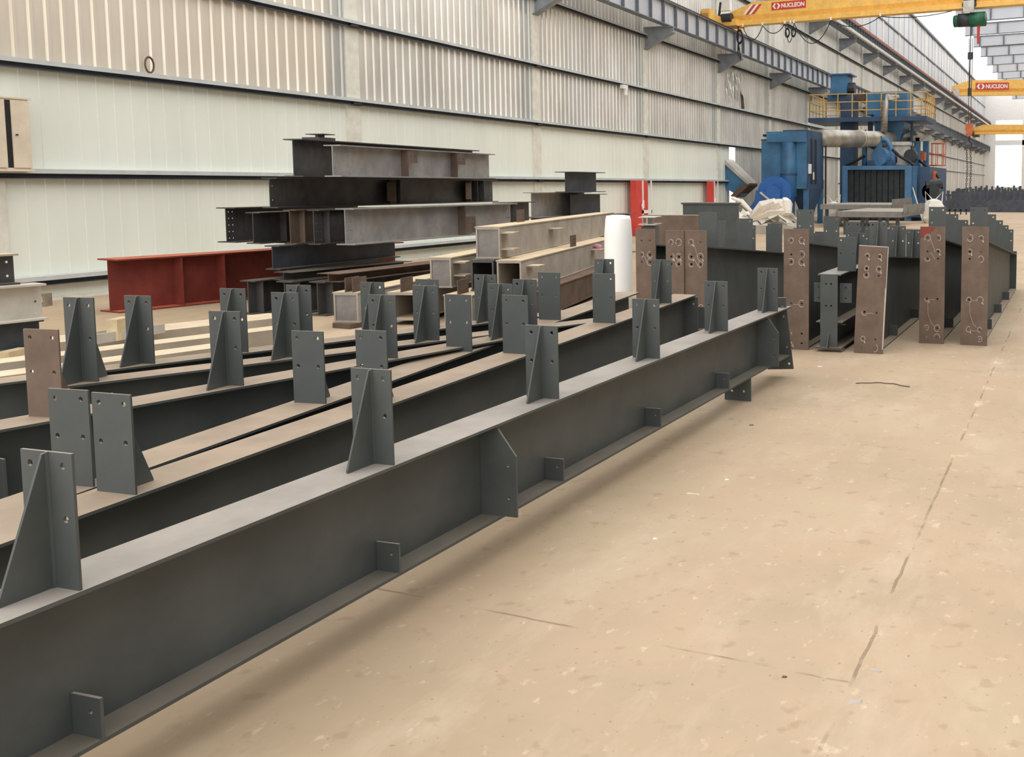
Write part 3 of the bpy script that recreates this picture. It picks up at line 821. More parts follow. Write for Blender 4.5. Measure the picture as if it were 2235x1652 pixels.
rafter('tapered rafter, the outer one of the touching pair of brown end plates', 1543, 503, 10.0, 50, 6.1, 1.10, .58, marks=14, plate_w=.235)
rafter('tapered rafter, the inner one of the touching pair of brown end plates', 1493, 503, 10.05, 43, 6.1, 1.10, .58, marks=17, plate_w=.195, first=1.0)
rafter('tapered rafter with the brown end plate beside the white roll', 1431, 500, 10.3, 46, 6.1, 1.10, .58, marks=20, first=2.2)
# red smear on one plate
for o in bpy.data.objects:
    if o.name.startswith('end_plate') and o.parent and 'red smear' in str(o.parent.get('label')):
        hz = max(v[2] for v in o.bound_box); wz = max(v[0] for v in o.bound_box)
        MB().prism([(-wz, hz - .13), (-wz*.55, hz - .1), (wz*.1, hz - .035), (wz*.15, hz), (-wz, hz)], -.0098, -.0088).build('paint_smear', M['red_paint'], o)
    if o.name.startswith('end_plate') and o.parent and 'edged in white' in str(o.parent.get('label')):
        hz = max(v[2] for v in o.bound_box); wz = max(v[0] for v in o.bound_box)
        MB().box(wz - .012, wz + .001, -.0098, .0095, hz*.05, hz*.62).box(wz - .005, wz + .001, -.0098, .0095, hz*.62, hz).box(-wz, wz, -.0098, .0095, hz - .006, hz + .001).build('chalk_edge', M['chalk'], o)
# grey column base between them
Cb = GZ(1836, 769, 0)
u = hdir(VX); r = Vector((u.y, -u.x, 0)); pw = .18
Pb = Cb - r*.13
t = thing('column_base', 'grey steel column lying on its base flange between two brown end plates', 'column', (Pb.x, Pb.y, .0), yaw_of(u))
MB().prism(rect(-.09, .09, .05, .80), -.006, .006, 'y', [circ(x, z, .011, 9) for x in (-.03, .022) for z in (.70, .475)]).build('end_plate', M['paint'], t)
MB().box(-.14, .14, -.03, 2.6, .035, .05).build('base_flange', M['paint'], t)
MB().box(-.12, .12, 0, 2.6, .785, .80).build('top_flange', M['paint_clean'], t)
MB().box(-.005, .005, .006, 2.6, .05, .785).build('web', M['paint'], t)
MB().box(-.14, .14, .15, .16, .26, .272).box(-.14, .14, .006, 2.0, .3, .31).build('stiffener', M['paint'], t)
for sx in (-1, 1):
    x0, x1 = (.09, .215) if sx > 0 else (-.185, -.09)
    MB().prism(rect(x0, x1, .50, .70), .10, .11, 'y', [circ((x0+x1)/2, .655, .009, 8), circ((x0+x1)/2, .545, .009, 8)]).build('splice_plate', M['paint'], t)
MB().prism([(-.006, .05), (-.006, .2), (-.10, .05)], -.004, .004, 'x').build('gusset', M['paint'], t)
add_cleat(t, .09, .42, .80, 1, M['paint'], h=.36, w=.2)
add_cleat(t, .0, 1.4, .80, -1, M['paint'], h=.36, w=.2)
MB().box(-.12, .12, .1, .2, 0, .035).box(-.12, .12, 2.2, 2.3, 0, .035).build('packing', M['wood'], t)

# odd steel pieces behind the rafters
def crosspiece(label, x0, x1, ytop, ybot, zc, mat, depth=.3, name='steel_box', lip=True, cat='steel piece'):
    A = GD(x0, ybot, zc); B = GD(x1, ybot, zc); Tp = GD(x0, ytop, zc)
    u = (B - A); u.z = 0; Lx = u.length; ang = math.atan2(u.y, u.x)
    t = thing(name, label, cat, (A.x, A.y, 0), ang)
    H = Tp.z
    mb = MB().box(0, Lx, 0, depth, 0, H)
    mb.build('body', mat, t)
    if lip:
        MB().box(-.03, Lx + .03, -.02, depth + .02, H, H + .03).build('lip', mat, t)
    return t
crosspiece('grey steel box standing crossways behind the brown pair of end plates', 1491, 1612, 446, 530, 17.5, M['paint'])
crosspiece('brown steel box standing crossways behind the white roll', 1404, 1524, 470, 540, 15.0, M['primer'], lip=False)
q = GD(1412, 491, 12.6)
t = thing('short_channel', 'short steel channel end tilted on top of the steel by the white roll', 'channel', (q.x, q.y, q.z - .0), R(12))
MB().box(-.11, .11, 0, .4, 0, .012).box(-.11, .11, 0, .4, .09, .1).build('flange', M['crate_grey'], t)
MB().box(-.006, .006, 0, .4, .012, .09).build('web', M['crate_grey'], t)
crosspiece('dark steel box holding the tilted channel end', 1400, 1430, 494, 545, 12.7, M['mill'], depth=.45, lip=False)

# ------------------------------------------------------------------ cabinet, ring, camera, columns on the wall
Cc = GX(70, 370, XW + .25)
t = thing('wall_cabinet', 'cream metal cabinet on the wall with a dark gap between its doors', 'cabinet', (XW - .09, 10.86, 1.93))
MB().box(.06, .28, -.62, 0, 0, .98).build('body', M['cream'], t)
MB().box(.06, .30, -.66, .04, .98, 1.0).box(.06, .30, -.66, .04, -.03, 0).build('cap', M['cream'], t)
d = MB().box(.28, .30, -.25, .0, .02, .96).build('door', M['cream'], t)
MB().tube([(.30, -.20, .48), (.33, -.20, .48)], .012, 8).build('handle', M['motor_dark'], d)
MB().box(.28, .30, -.62, -.34, .02, .96).build('door', M['cream'], t)
MB().box(.279, .283, -.34, -.25, .02, .96).build('door_gap', M['black'], t)
MB().tube([(.1, -.46, 1.0), (.1, -.46, 1.47)], .012, 6).build('cable_conduit', M['motor_dark'], t)
q = GX(331, 153, XW + .06)
tag(MB().ring((0, 0, 0), .10, .014, axis='x', n=28, m=8, stretch=1.25).build('hanging_ring', M['rust'], None, True, (XW + .02, q.y, 3.65), R(12)), 'rusty iron ring standing on the wall rail', 'ring', None, 'thing')
q = GX(1362, 187, XW + .1)
t = thing('wall_camera', 'small white security camera hanging from the wall rail above the small stack', 'lamp', (XW + .06, q.y, 4.98))
MB().box(-.02, .1, -.18, .18, -.1, .02).build('housing', M['white'], t); MB().tube([(.05, .1, -.1), (.05, .1, -.3)], .07, 10).build('camera_head', M['white'], t)  # white security camera under the rail, not a light source
for cx0, cx1, lab in ((1388, 1420, 'red painted steel column stub standing against the wall, with a white frame'), (1553, 1566, 'red painted steel column stub standing against the wall beside the blue duct')):
    a, b = GX(cx0, 440, XW + .3), GX(cx1, 440, XW + .3)
    t = thing('red_post', lab, 'post', (XW + .2, a.y, 0))
    w = (b.y - a.y)
    MB().box(-.1, .1, 0, w*.42, 0, 1.87).build('flange', M['red_col'], t)
    MB().box(-.04, .0, w*.42, w, 0, 1.87).build('web', M['red_col'], t)
    fr = MB()
    fr.box(.1, .13, w*.42, w*.47, .2, 1.87).box(.06, .13, w*.42, w*1.05, .75, .86).box(.1, .13, w*1.0, w*1.05, .2, 1.87)
    fr.build('white_frame', M['white'], t)
    MB().prism([(w*.3, 1.02), (w*.44, 1.2), (w*.44, .95), (w*.34, .9)], .13, .17, 'x').build('paper_scrap', M['white'], t)

# ------------------------------------------------------------------ overhead cranes
def text(name, body, w, h, mat, parent, loc, rot, depth=.01):
    """lettering as a mesh, fitted to a box w wide and h high"""
    c = bpy.data.curves.new(name, 'FONT'); c.body = body; c.extrude = depth; c.offset = .03
    o = bpy.data.objects.new(name, c); COL.objects.link(o)
    bpy.context.view_layer.update()
    me = bpy.data.meshes.new_from_object(o.evaluated_get(bpy.context.evaluated_depsgraph_get()))
    bpy.data.objects.remove(o); bpy.data.curves.remove(c)
    xs = [v.co.x for v in me.vertices]; ys = [v.co.y for v in me.vertices]
    for v in me.vertices:
        v.co.x = (v.co.x - min(xs))/(max(xs) - min(xs))*w; v.co.y = (v.co.y - min(ys))/(max(ys) - min(ys))*h
    me.name = name; me.materials.clear(); me.materials.append(mat)
    o = link(name, me, parent, loc); o.rotation_euler = rot
    return o
def sign(t, x, y, z, w, h):
    """red name board on the face of the girder that looks down the hall (-y)"""
    s = MB().box(0, w, -.015, 0, 0, h).build('name_board', M['sign_red'], t, loc=(x, y, z))
    m_ = MB(); c = h*.5; q = h*.36; k = h*.56
    for sx in (-1, 1):
        cx = h*.72 + sx*h*.06
        m_.prism([(cx + sx*k*.0, c + q), (cx + sx*k*.36, c + q), (cx + sx*k*.88, c), (cx + sx*k*.36, c - q), (cx, c - q), (cx + sx*k*.40, c)], -.022, -.015)
    m_.build('logo', M['white'], s)
    text('lettering', 'NUCLEON', w - h*1.42 - h*.2, h*.56, M['white'], s, (h*1.42, -.019, h*.22), (R(90), 0, 0), .004)
    o = s.children
    return s
def crane(label, A, B, depth, flange, taper, sign_px=None, hoist=False, end_truck=True, cables=False, stripes=False, far_x=12.0):
    """single-girder crane: A, B are points of the lower front edge"""
    u = (B - A); u.z = 0; u.normalize()
    ang = math.atan2(u.y, u.x)
    L = (far_x - A.x)/u.x
    t = thing('overhead_crane', label, 'crane', A, ang, 'yellow overhead cranes')
    hb = depth
    t['kind'] = 'thing'
    MB().box(-.1, L, 0, flange, 0, hb*.22).build('lower_flange', M['yellow'], t)
    MB().prism([(-.2, hb*.44), (L, hb*.44), (L, hb), (taper, hb), (-.2, hb*.62)], .09, flange - .02, 'y').build('girder', M['yellow'], t)
    MB().hexa([(-.2, flange*.42, hb*.22), (L, flange*.42, hb*.22), (L, flange*.58, hb*.22), (-.2, flange*.58, hb*.22),
               (-.2, .09, hb*.44), (L, .09, hb*.44), (L, flange - .02, hb*.44), (-.2, flange - .02, hb*.44)]).build('neck', M['yellow'], t)
    if stripes:
        for i, mm in enumerate((M['white'], M['sign_red'], M['white'], M['sign_red'])):
            x = .42 + .13*i
            MB().prism([(x, hb*.47), (x + .12, hb*.47), (x + .47, hb*.88), (x + .35, hb*.88)], .07, .09, 'y').build('stripe', mm, t)
    return t, ang, L
A = GX(1600, 57, XR); Bp = GZ(2235, 8, A.z)
cr1, ang1, Lc1 = crane('closest yellow overhead crane with striped girder end and green hoist', A, Bp, .92, .42, .9, stripes=True)
u = Vector((math.cos(ang1), math.sin(ang1), 0)); 
def on_crane(A, u, px, lo=0.0, hi=30.0):
    for _ in range(50):
        m_ = (lo + hi)/2
        if proj(A + u*m_)[0] < px: lo = m_
        else: hi = m_
    return lo
s0, s1 = on_crane(A, u, 1682), on_crane(A, u, 1757)
sign(cr1, s0, .09, .52, s1 - s0, .31)
et = MB().box(-.62, -.32, -1.5, 1.5, -.06, .34).box(-.62, -.25, -1.5, -1.1, -.06, .5).box(-.4, .3, -.3, .6, -.02, .24).build('end_carriage', M['yellow'], cr1)
MB().tube([(-.35, -.3, .3), (.1, -.3, .3)], .17, 10).build('drive_motor', M['motor_dark'], cr1)
MB().tube([(-.38, -.5, .35), (-.3, -.5, .9)], .05, 6).build('cable_post', M['black'], cr1)
MB().box(-.35, .12, -.5, -.35, .55, .98).build('control_box', M['white'], cr1)
for sy in (-1.1, 1.2):
    MB().tube([(-.62, sy, -.02), (-.48, sy, -.02)], .13, 14).build('wheel', M['motor_dark'], cr1)
mb = MB()
def sag(a, b, d, n=10):
    return [(a + (b-a)*i/n, .02, -.06 - d*4*(i/n)*(1 - i/n)) for i in range(n + 1)]
for a, b, d in ((.45, 1.35, .55), (1.35, 2.35, .35), (2.35, 2.75, .75), (2.75, 4.35, .85), (4.35, 6.4, .32), (6.4, 9.2, .12)):
    mb.tube(sag(a, b, d), .018, 5)
for a in (2.45, 2.72):
    mb.ring((a, .02, -.42), .09, .028, 'y', 12, 5, 1.8)
mb.ring((.3, .0, -.45), .13, .03, 'y', 12, 5, 2.0)
mb.tube([(.25, 0, 0), (.2, 0, -.5), (.3, .0, -1.0), (.35, 0, -1.4), (.22, 0, -1.1), (.24, 0, -.3)], .03, 5)
mb.build('festoon_cable', M['black'], cr1)
mbk = MB()
for a in (.45, 1.35, 2.35, 2.6, 2.75, 4.35, 6.4): mbk.box(a - .03, a + .03, -.02, .04, -.06, .06)
mbk.build('cable_clip', M['white'], cr1)
# hoist under the first crane
sh = on_crane(A, u, 2082); sh2 = on_crane(A, u, 2150)
hc = A + u*((sh + sh2)/2); wd2 = sh2 - sh
ho = thing('chain_hoist', 'green electric hoist hanging from the closest yellow crane', 'hoist', (hc.x, hc.y + .21, A.z), ang1)
MB().tube([(-wd2*.5, 0, -.42), (-wd2*.2, 0, -.42)], .22, 16).build('gearbox', M['green'], ho, True)
MB().tube([(-wd2*.36, 0, -.40), (wd2*.1, 0, -.40)], .25, 16).build('drum', M['motor_dark'], ho, True)
MB().tube([(wd2*.02, 0, -.40), (wd2*.5, 0, -.40)], .27, 16).build('motor', M['green'], ho, True)
MB().box(-wd2*.14, wd2*.2, -.34, -.28, -.16, .25).build('control_box', M['chamber'], ho)
MB().box(-wd2*.14, wd2*.22, -.3, .34, .24, .5).build('trolley', M['motor_dark'], ho)
for sx in (-.1, .16):
    MB().tube([(wd2*sx, -.27, .12), (wd2*sx, -.21, .12)], .12, 12).build('wheel', M['motor_dark'], ho)
MB().tube([(.06, -.05, -.5), (.05, -.05, -2.9)], .02, 6).build('cable', M['motor_dark'], ho)
MB().tube([(.06, -.05, -1.6), (.06, -.05, -1.85)], .1, 10).build('cable_weight', M['motor_dark'], ho)
MB().tube([(.04, -.05, -2.9), (.04, -.05, -3.2)], .06, 8).build('push_button_box', M['motor_dark'], ho)
MB().tube([(wd2*.3, -.05, -.6), (wd2*.29, -.05, -1.3)], [.06, .04], 8).build('red_limit_strap', M['sign_red'], ho)

A2 = GX(2082, 209, XR); zz = A2.z
cr2, ang2, _ = crane('yellow crane on the upper runway with a red name board', A2, GZ(2235, 207.5, zz), 1.75, .7, 1.8)
u2c = Vector((math.cos(ang2), math.sin(ang2), 0))
s0, s1 = on_crane(A2, u2c, 2129), on_crane(A2, u2c, 2202)
sign(cr2, s0, .09, .62, s1 - s0, .82)
MB().box(-1.0, -.2, -1.6, 2.4, -.25, .3).build('end_carriage', M['rust'], cr2)
MB().box(-.3, .6, -.5, -.2, -.1, .7).build('control_box', M['chamber'], cr2)
A3 = GX(2126, 293, XR)
cr3, ang3, _ = crane('yellow crane on the lower runway with the hanging chain hook, farther off', A3, GZ(2235, 292.5, A3.z), 1.3, .6, 1.2)
MB().box(-1.0, -.1, -1.5, 2.0, -.15, .3).build('end_carriage', M['rust'], cr3)
A4 = GX(2134, 273, XR); 
A4 = Vector((XR, 150.0, 9.1))
cr4, ang4, _ = crane('yellow crane on the lower runway, the one behind the chain hook crane', A4, A4 + Vector((10, 0.1, 0)), 1.3, .6, 1.2)
MB().box(-1.0, -.1, -1.5, 2.0, -.3, .3).build('end_carriage', M['rust'], cr4)

# hook block with a long chain, hanging from a crane rope
YH = 62.0
q = GY(2116, 285, YH); q0 = GY(2116, 176, YH)
hk = thing('crane_hook', 'orange hook block with a long slack chain hanging over the far floor', 'hook', (q.x, q.y, q.z))
MB().tube([(-.06, 0, .35), (-.10, 0, q0.z + 2.5 - q.z)], .025, 6).tube([(.06, 0, .35), (.10, 0, q0.z + 2.5 - q.z)], .025, 6).build('wire_rope', M['rust'], hk)
MB().prism([(-.22, .4), (.2, .42), (.25, .1), (.1, -.35), (-.1, -.35), (-.25, .1)], -.12, .12).build('pulley_block', M['orange'], hk)
mb = MB(); mb.tube([(0, 0, -.35), (0, 0, -.6)], .06, 8)
mb.tube([(0, 0, -.6), (.14, 0, -.75), (.14, 0, -.95), (0, 0, -1.05), (-.13, 0, -.95)], [.06, .06, .06, .05, .03], 8)
mb.build('hook', M['motor_dark'], hk)
zb = GY(2113, 438, YH).z - q.z
mb = MB(); k = 0; z = -1.0
while z > zb:
    for sx in (-.13, .1):
        mb.ring((sx + .03*math.sin(z*2), 0, z), .055, .018, 'y' if k % 2 else 'x', 8, 4, 1.6)
    z -= .13; k += 1
mb.build('chain', M['chain'], hk)

# ------------------------------------------------------------------ the blue shot-blasting machine
YM = 48.5
def px2(x, y, Y): return GY(x, y, Y)
def pbox(name, mat, parent, x0, x1, y0, y1, Y, d, bev=0):
    a = px2(x0, y1, Y); b = px2(x1, y0, Y)
    return MB().box(a.x, b.x, Y, Y + d, a.z, b.z).build(name, mat, parent)
SB = thing('shot_blast_machine', 'large blue shot-blasting machine with a black curtained mouth and top platform', 'machine', (0, 0, 0))
def mp(x, y, Y=YM): p = px2(x, y, Y); return p.x, p.z
# housing with curtain mouth
x0, z0 = mp(1838, 473); x1, z1 = mp(1990, 361); cx0, _ = mp(1849, 473); cx1, cz1 = mp(1975, 370)
z0 = 0
MB().prism([(x0, z0), (cx0, z0), (cx0, cz1), (cx1, cz1), (cx1, z0), (x1, z0), (x1, z1), (x0, z1)], YM, YM + .5).build('mouth_frame', M['blue_lt'], SB)
xs, _ = mp(2012, 400)
MB().box(x0 + .1, xs + .3, YM + .5, YM + 7, 0, z1 - .05).build('housing', M['blue_dk'], SB)
nst = 10
for i in range(nst):
    a = cx0 + (cx1 - cx0)*i/nst; b = cx0 + (cx1 - cx0)*(i + 1)/nst
    MB().box(a + .015, b - .015, YM + .2 + .05*(i % 2), YM + .23 + .05*(i % 2), .05, cz1).build('curtain_strip', M['curtain'], SB)
MB().box(cx0, cx1, YM + .4, YM + .45, 0, cz1).build('curtain_back', M['black'], SB)
pbox('side_panel', M['blue'], SB, 1990, 2002, 362, 455, YM + .1, .4)
# blast chamber on top
pbox('blast_chamber', M['chamber'], SB, 1873, 1983, 312, 361, YM + 1.5, 3.0)
pbox('chamber_lid', M['chamber'], SB, 1870, 1985, 309, 318, YM + 1.4, 3.2)
# bucket elevator
ax, az = mp(1813, 470); bx, bz = mp(1846, 200)
MB().box(ax, bx, YM + 2, YM + 3, 0, bz).build('elevator_leg', M['blue_dk'], SB)
hx0, hz0 = mp(1811, 206, YM + 1.8); hx1, hz1 = mp(1847, 163, YM + 1.8)
h_ = MB().prism([(hx0, hz0), (hx1, hz0), (hx1 + .05, hz1), (hx0 + .1, hz1)], YM + 1.8, YM + 3.1).box(hx0 - .05, hx1 + .25, YM + 1.7, YM + 3.2, hz1, hz1 + .06).build('elevator_head', M['blue'], SB)
mx, mz = mp(1853, 192, YM + 2)
MB().tube([(hx1, YM + 2.3, mz), (hx1 + .35, YM + 2.3, mz)], .3, 12).build('drive_motor', M['motor_dark'], SB)
# platform
a = mp(1764, 262, YM + 1); b = mp(2022, 248, YM + 1)
zp = mp(1850, 256, YM + 1)[1]
MB().box(a[0], b[0], YM + 1, YM + 4.6, zp - .22, zp).build('platform', M['blue_dk'], SB)
for px_ in (1895, 1988, 1900):
    lx = mp(px_, 280, YM + 2)[0]
    MB().box(lx - .06, lx + .06, YM + 2.2, YM + 2.35, z1, zp).build('platform_post', M['blue_dk'], SB)
mb = MB()
def rail(p, q_, h=1.15, n=4):
    for k in range(n + 1):
        x = p[0] + (q_[0]-p[0])*k/n; y = p[1] + (q_[1]-p[1])*k/n
        mb.tube([(x, y, zp), (x, y, zp + h)], .028, 6)
    for hh in (h, h*.66, h*.3):
        mb.tube([(p[0], p[1], zp + hh), (q_[0], q_[1], zp + hh)], .025, 6)
pa = (a[0] + .05, YM + 1.05); pb_ = (b[0] - .05, YM + 1.05); pc = (b[0] - .05, YM + 4.55); pd = (a[0] + .05, YM + 4.55)
rail(pa, pb_, n=8); rail(pb_, pc, n=5); rail(pc, pd, n=8); rail(pd, pa, n=5)
mb.build('railing', M['rail_yellow'], SB)
# trough and storage hopper above the platform
pbox('feed_trough', M['blue'], SB, 1806, 1866, 206, 221, YM + 2.2, .8)
pbox('trough_cover', M['rust'], SB, 1866, 1905, 205, 220, YM + 2.3, .7)
ax, az = mp(1907, 250, YM + 1.8); bx, bz = mp(1980, 199, YM + 1.8)
zl = mp(1907, 290, YM + 1.8)[1]
MB().box(ax - .4, bx, YM + 1.8, YM + 3.8, az, bz).build('hopper', M['blue'], SB)
MB().hexa([(ax + .1, YM + 2.0, z1 + .8), (bx - .5, YM + 2.0, z1 + .8), (bx - .5, YM + 3.6, z1 + .8), (ax + .1, YM + 3.6, z1 + .8),
           (ax, YM + 1.8, az), (bx, YM + 1.8, az), (bx, YM + 3.8, az), (ax, YM + 3.8, az)]).build('hopper_cone', M['blue'], SB)
sx = mp(1932, 260, YM + .9)[0]; zt_, zb_ = mp(1932, 214, YM + .9)[1], mp(1932, 288, YM + .9)[1]
mb = MB().tube([(sx + .55, YM + 1.3, zt_), (sx + .1, YM + .9, zt_ + .02), (sx, YM + .8, zt_ - .25), (sx - .04, YM + .8, zb_)], .17, 14)
for k in range(9): mb.ring((sx - .02, YM + .8, zb_ + .12 + .16*k), .17, .012, 'z', 14, 4)
mb.build('spiral_duct', M['galv_duct'], SB, True)
# pipes, fan and motors on the roof of the mouth
def pipe(name, pts, r, mat, Y=YM + .6, n=8):
    P = [(lambda p_: (p_.x, Y + dy, p_.z))(px2(x, y, Y)) for x, y, dy in pts]
    return MB().tube(P, r, n).build(name, mat, SB, True)
pipe('blue_pipe', [(1887, 361, 0), (1887, 330, 0), (1887, 300, 0), (1889, 288, 0), (1893, 300, .1), (1896, 316, .2), (1903, 321, .3), (1910, 310, .4)], .13, M['blue'])
pipe('blue_pipe', [(1924, 305, 0), (1936, 306, 0), (1944, 320, 0), (1948, 345, 0), (1950, 361, 0)], .13, M['blue_lt'])
c_ = px2(1920, 342, YM + .5)
MB().tube([(c_.x, YM + .3, c_.z), (c_.x + .25, YM + .9, c_.z)], .45, 18).build('fan_casing', M['blue_lt'], SB)
MB().box(c_.x - .12, c_.x + .12, YM + .3, YM + .6, c_.z + .3, c_.z + 1.0).build('fan_outlet', M['blue'], SB)
MB().tube([(c_.x + .25, YM + .7, c_.z - .02), (c_.x + .75, YM + .9, c_.z - .02)], .3, 14).build('fan_motor', M['motor_dark'], SB)
pbox('fan_bed', M['blue_dk'], SB, 1893, 1948, 350, 361, YM + .4, 1.0)
pipe('black_hose', [(1947, 326, 0), (1965, 342, 0), (1985, 353, 0), (1998, 364, 0), (2001, 400, 0), (1999, 440, 0), (1997, 465, 0)], .07, M['black'], YM + .2)
pipe('black_hose', [(2005, 350, 0), (2030, 368, 0), (2046, 384, 0), (2053, 398, 0), (2056, 412, 0)], .07, M['black'], YM + 2)
pipe('black_hose', [(2008, 358, 0), (2013, 380, 0), (2010, 405, 0), (2004, 432, 0)], .06, M['blue_dk'], YM + .8)
pipe('exhaust_stay', [(1888, 340, 0), (1866, 352, 0), (1846, 362, 0)], .07, M['black'], YM + .4)
# right hand side: frame posts, orange motor box, cage ladder
pbox('side_post', M['blue'], SB, 1996, 2007, 300, 470, YM + 3, .4)
pbox('side_post', M['blue'], SB, 2013, 2026, 308, 420, YM + 4.5, .4)
pbox('side_beam', M['galv_duct'], SB, 1990, 2031, 295, 308, YM + 3, .5)
pbox('blast_wheel_box', M['orange'], SB, 2018, 2040, 373, 403, YM + 1.5, .8)
pbox('blast_wheel_box', M['orange'], SB, 2006, 2018, 332, 350, YM + 3.5, .6)
c_ = px2(2034, 418, YM + 1)
MB().tube([(c_.x, YM + .5, c_.z), (c_.x, YM + 1.2, c_.z)], .42, 16).tube([(c_.x - .3, YM + .6, c_.z + .3), (c_.x + .4, YM + 1.0, c_.z + .4)], .25, 10).build('blast_wheel_motor', M['motor_dark'], SB)
c_ = px2(1992, 341, YM + 2)
MB().tube([(c_.x, YM + 1.2, c_.z), (c_.x, YM + 1.9, c_.z)], .32, 16).build('blast_wheel_motor', M['motor_dark'], SB)
mb = MB(); c_ = px2(2048, 338, YM + 5)
za, zb2 = px2(2048, 313, YM + 5).z, px2(2048, 361, YM + 5).z
for k in range(3): mb.ring((c_.x, YM + 5, zb2 + (za - zb2)*k/2), .38, .03, 'z', 16, 5)
for k in range(7):
    a_ = 2*math.pi*k/7; mb.tube([(c_.x + .38*math.cos(a_), YM + 5 + .38*math.sin(a_), zb2), (c_.x + .38*math.cos(a_), YM + 5 + .38*math.sin(a_), za)], .02, 5)
mb.tube([(c_.x - 1.2, YM + 5, (za + zb2)/2), (c_.x - .38, YM + 5, (za + zb2)/2)], .03, 5).tube([(c_.x - 1.2, YM + 5, zb2), (c_.x - .38, YM + 5, zb2)], .03, 5)
mb.build('cage_ladder', M['orange'], SB)
pbox('wear_foot', M['blue_dk'], SB, 1980, 2010, 455, 474, YM - .1, .6)

# dust collector to the left
YD = 41.2
DC = thing('dust_collector', 'blue dust collector with a bright blue round fan and a thick grey duct', 'machine', (0, 0, 0))
def dbox(name, mat, x0, x1, y0, y1, Y, d):
    a = px2(x0, y1, Y); b = px2(x1, y0, Y)
    return MB().box(a.x, b.x, Y, Y + d, a.z, b.z).build(name, mat, DC)
def deep(x, X):
    """how far along the hall a plane at X is seen at pixel column x"""
    lo, hi = 20.0, 90.0
    for _ in range(50):
        m_ = (lo + hi)/2
        if proj((X, m_, 2))[0] < x: lo = m_
        else: hi = m_
    return lo
pr = px2(1762, 350, YD + .5); XS = pr.x; YB = deep(1797, XS)
zt_, zl_ = px2(1762, 286, YD + .5).z, px2(1762, 412, YD + .5).z
xl_ = px2(1676, 350, YD + 1.4).x
MB().box(px2(1708, 350, YD + .5).x, XS, YD + .55, YB, zl_, zt_ + .06).build('filter_housing', M['blue_dk'], DC)
for x in (1771, 1780):
    y_ = deep(x, XS); MB().box(XS - .01, XS + .02, y_ - .14, y_ + .14, zl_ + .2, zt_ - .3).build('door_seam', M['black'], DC)
MB().box(xl_, XS - .02, YD + .45, YB - .3, zl_, zt_ - .4).build('lower_housing', M['blue'], DC)
MB().box(px2(1673, 300, YD + .2).x, XS - .03, YD + .2, YB - .4, px2(1700, 310, YD + .2).z, px2(1700, 287, YD + .2).z).build('header_box', M['blue'], DC)
c0 = px2(1717, 310, YD + .1); c1 = px2(1717, 380, YD + .1); c2 = px2(1717, 430, YD + .1)
MB().tube([(c0.x, YD + .45, c0.z), (c1.x, YD + .45, c1.z), (c2.x, YD + .45, c2.z)], .34, 24).build('riser_pipe', M['blue'], DC, True)
MB().tube([(c1.x, YD + .45, c1.z - .03), (c1.x, YD + .45, c1.z + .03)], .37, 24).build('pipe_flange', M['blue_dk'], DC)
# fan volute: round casing facing the camera, with discharge duct going up-left
fc = px2(1692, 423, YD); Rf = abs(px2(1729, 423, YD).x - fc.x)
n = 30; outl = [(fc.x + Rf*math.cos(-.9 + 4.9*i/n), fc.z + Rf*math.sin(-.9 + 4.9*i/n)) for i in range(n + 1)]
dl = px2(1618, 455, YD); outl += [(fc.x - Rf*1.15, fc.z - Rf*.35), (dl.x + .3, dl.z - .1), (dl.x + .9, dl.z - .6)]
outl = [p for p in outl if p[1] > .05]
MB().prism(outl, YD - .15, YD + .75, 'y').build('fan_casing', M['blue_br'], DC)
mb = MB()
for i in range(n): pass
MB().tube([(fc.x, YD - .35, fc.z), (fc.x, YD - .15, fc.z)], Rf*.45, 20).build('fan_inlet', M['blue_br'], DC)
for x in (1688, 1703):
    dbox('casing_rib', M['blue_br'], x - 1.2, x + 1.2, 400, 450, YD - .22, .08)
pa_, pb2 = px2(1666, 420, YD), px2(1704, 452, YD)
MB().tube([(pa_.x, YD - .45, pa_.z), (pb2.x, YD - .45, pb2.z)], .05, 6).build('guard_bar', M['crate_grey'], DC)
MB().prism([(pa_.x - .2, pa_.z + .1), (pa_.x + .1, pa_.z + .1), (pb2.x, pb2.z + .05), (pb2.x - .4, pb2.z - .1), (pa_.x - .3, pa_.z - .5)], YD - .4, YD - .2).build('belt_guard', M['blue_br'], DC)
# diagonal duct going to the wall
P_ = [px2(x, y, YD + .6) for x, y in ((1590, 352), (1642, 404), (1618, 428), (1590, 410))]
MB().prism([(p.x, p.z) for p in P_], YD + .2, YD + 1.2).build('exhaust_duct', M['blue'], DC)
P_ = [px2(x, y, YD + .6) for x, y in ((1588, 347), (1643, 400), (1640, 404), (1588, 357))]
MB().prism([(p.x, p.z) for p in P_], YD + .1, YD + 1.3).build('duct_top', M['galv_duct'], DC)
P_ = [px2(x, y, YD + .4) for x, y in ((1630, 399), (1641, 404), (1612, 430), (1600, 428))]
MB().prism([(p.x, p.z) for p in P_], YD + .0, YD + 1.3).build('duct_collar', M['rust'], DC)
